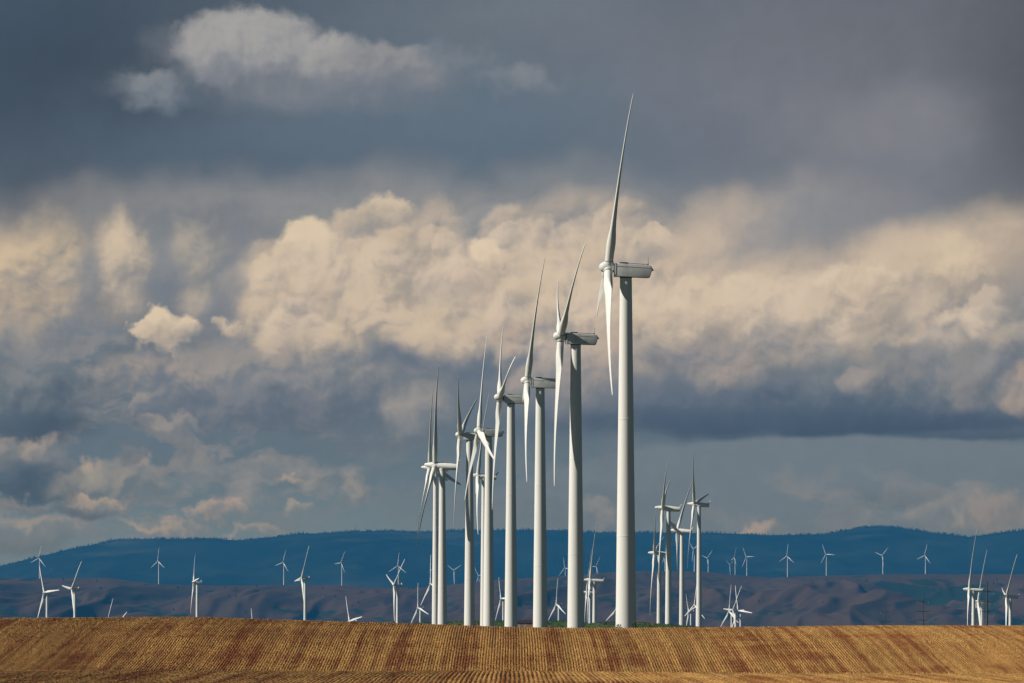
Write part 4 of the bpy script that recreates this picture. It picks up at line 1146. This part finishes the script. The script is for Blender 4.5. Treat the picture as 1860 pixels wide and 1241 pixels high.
# ------------------------------------------------------------------ brick barn between the towers
D = 4705.0
s = F / D
bxw = 57 / s
x0 = wx(964.5, D)
zb = float(ground_z(np.array(x0), np.array(D))) - 0.4
barn = empty('brick_barn', (x0, D + 4, zb), R(-20))
tag(barn, 'low brick barn with dark maroon roof showing between the thick towers', 'barn')
ztop = wz(1126, D) - zb; zeave = wz(1131, D) - zb
W = bxw / 2
bm = bmesh.new()
pts = [(-4, 0), (4, 0), (4, zeave), (0, ztop - .25), (-4, zeave)]
A = [bm.verts.new((-W + .4, y, z)) for y, z in pts]; B = [bm.verts.new((W - .4, y, z)) for y, z in pts]
bm.faces.new(A); bm.faces.new(B[::-1])
for i in range(5): bm.faces.new((A[i], B[i], B[(i + 1) % 5], A[(i + 1) % 5]))
me = finish(bm, 'wall', 10); me.materials.append(m_brick); link('wall', me, None, barn)
bm = bmesh.new()
pts = [(-4.5, zeave - .15), (0, ztop), (4.5, zeave - .15), (4.5, zeave - .4), (0, ztop - .25), (-4.5, zeave - .4)]
A = [bm.verts.new((-W, y, z)) for y, z in pts]; B = [bm.verts.new((W, y, z)) for y, z in pts]
bm.faces.new(A); bm.faces.new(B[::-1])
for i in range(6): bm.faces.new((A[i], B[i], B[(i + 1) % 6], A[(i + 1) % 6]))
me = finish(bm, 'roof', 10); me.materials.append(M_ROOF); rf = link('roof', me, None, barn)
for pxw in (946, 957.5, 978):
    xw_ = wx(pxw, D) - x0; zw = wz(1137, D) - zb
    bm = bmesh.new()
    for (a0, a1, b0, b1) in ((-.45, .45, -.7, -.6), (-.45, .45, .6, .7), (-.45, -.35, -.6, .6), (.35, .45, -.6, .6), (-.03, .03, -.6, .6)):
        box(bm, xw_ + a0, xw_ + a1, -4.06, -3.98, zw + b0, zw + b1)
    me = finish(bm, 'window'); me.materials.append(M_FRAME); wn = link('window', me, None, barn)
    bm = bmesh.new(); box(bm, xw_ - .35, xw_ + .35, -4.02, -3.99, zw - .6, zw + .6)
    me = finish(bm, 'pane'); me.materials.append(m_glass); link('pane', me, None, wn)

# ------------------------------------------------------------------ shrubs at the foot of the tallest tower
def shrub(x, y, z, h, w, label, n=160):
    vs_, qs_ = [], []
    for j in range(n):
        a = rng.normal(size=3); a /= np.linalg.norm(a)
        rad = random.uniform(.35, 1) ** .6
        p = np.array([a[0] * w * rad, a[1] * w * rad, h * .5 + a[2] * h * .5 * rad])
        n1_, n2_ = rng.normal(size=3), rng.normal(size=3)
        n1_ /= np.linalg.norm(n1_); n2_ -= n1_ * n1_.dot(n2_); n2_ /= np.linalg.norm(n2_)
        s_ = random.uniform(.10, .2)
        i0 = len(vs_)
        vs_ += [p - n1_ * s_, p - n2_ * s_ * .6, p + n1_ * s_, p + n2_ * s_ * .6]
        qs_.append([i0, i0 + 1, i0 + 2, i0 + 3])
    r = empty('shrub', (x, y, z)); tag(r, label, 'shrub', 'dark shrubs at the tallest tower')
    link('crown', mesh_np('crown', np.array(vs_), np.array(qs_), False), m_leaf, r)
    bm = bmesh.new(); tube(bm, (0, 0, -.1), (.05, 0, h * .5), .07, .03, 6); tube(bm, (0, 0, h * .1), (-.3 * w, .1, h * .6), .04, .02, 5)
    me = finish(bm, 'stem'); me.materials.append(M_BARK); link('stem', me, None, r)
for pxs_, wdt, hh, lb in ((1124, .9, 1.0, 'low dark shrub in front of the foot of the tallest tower'), (1152.5, .5, 1.7, 'narrow dark shrub at the right foot of the tallest tower')):
    D = 1840.0
    gz = float(ground_z(np.array(wx(pxs_, D)), np.array(D)))
    shrub(wx(pxs_, D), D, gz - .1, hh + (wz(1141, D) - gz), wdt, lb)

# ------------------------------------------------------------------ lone conifers on the brown hills
def conifer_mesh(seed):
    rd = random.Random(seed)
    v_, q_ = [], []
    H = 1.0
    for k in range(9):
        zb_ = .12 + .09 * k; rk = .34 * (1 - k / 9.5) * rd.uniform(.8, 1.15)
        for j in range(7):
            a = rd.uniform(0, 6.28)
            tip = (rk * math.cos(a), rk * math.sin(a), zb_ - .03)
            px_, py_ = -math.sin(a) * rk * .35, math.cos(a) * rk * .35
            i0 = len(v_)
            v_ += [(0, 0, zb_ + .16), (tip[0] + px_, tip[1] + py_, zb_), tip, (tip[0] - px_, tip[1] - py_, zb_)]
            q_.append((i0, i0 + 1, i0 + 2, i0 + 3))
    me = mesh_np('crown', np.array(v_), np.array(q_), False); me.materials.append(m_conifer)
    bm = bmesh.new(); tube(bm, (0, 0, 0), (0, 0, .9), .03, .01, 6); tm = finish(bm, 'trunk'); tm.materials.append(M_BARK)
    return me, tm
CON = [conifer_mesh(i) for i in range(3)]
TREES = [(143, 1054.8), (176, 1056), (115, 1053), (183, 1070), (264.5, 1062.5), (323, 1068), (333.5, 1069), (363, 1069.6), (408.3, 1067.7), (429, 1067.7),
         (438.6, 1065), (466.3, 1064.5), (296, 1080), (340, 1085.7), (315.5, 1108), (428, 1083), (416, 1085), (447, 1115), (585.7, 1067.7), (525.8, 1074),
         (591.5, 1082), (609, 1085), (651.5, 1096.7), (640, 1100.6), (638, 1063.8), (656.7, 1064.5), (742.3, 1068.8), (750.7, 1069.5), (770.5, 1068),
         (749.3, 1084.8), (1432, 1077), (1475, 1055), (1501.8, 1052.6), (1495, 1094.7), (1573.7, 1056.4), (1378.5, 1093.4), (1811, 1054.7), (1804.5, 1061)]
for i, (px, py) in enumerate(TREES):
    d, z = hill_hit(px, py + 1.5)
    o = empty('conifer_tree', (wx(px, d), d, z - .5), random.uniform(0, 6))
    tag(o, 'small dark lone conifer dotting the bare brown hillside', 'tree', 'lone conifers on the brown hills')
    k = random.uniform(6.0, 10.5)
    o.scale = (k, k, k)
    a, b_ = CON[i % 3]
    link('crown', a, None, o); link('trunk', b_, None, o)

# ------------------------------------------------------------------ haze
bm = bmesh.new()
box(bm, -17000, 17000, -400, 51000, -32, HAZE_TOP)
me = finish(bm, 'haze')
mh = bpy.data.materials.new('haze_air'); mh.use_nodes = True
ht = NT(mh.node_tree)
for nd in list(ht.n): ht.n.remove(nd)
ho = ht.new('ShaderNodeOutputMaterial'); pv = ht.new('ShaderNodeVolumePrincipled')
pv.inputs['Color'].default_value = (0.043, 0.325, 0.71, 1)
pv.inputs['Density'].default_value = HAZE_RHO
pv.inputs['Anisotropy'].default_value = 0.0
ht.l.new(pv.outputs[0], ho.inputs['Volume'])
me.materials.append(mh)
hz = link('haze', me)
hz['kind'] = 'stuff'
tag(hz, 'blue air haze that veils the distant hills', 'haze')
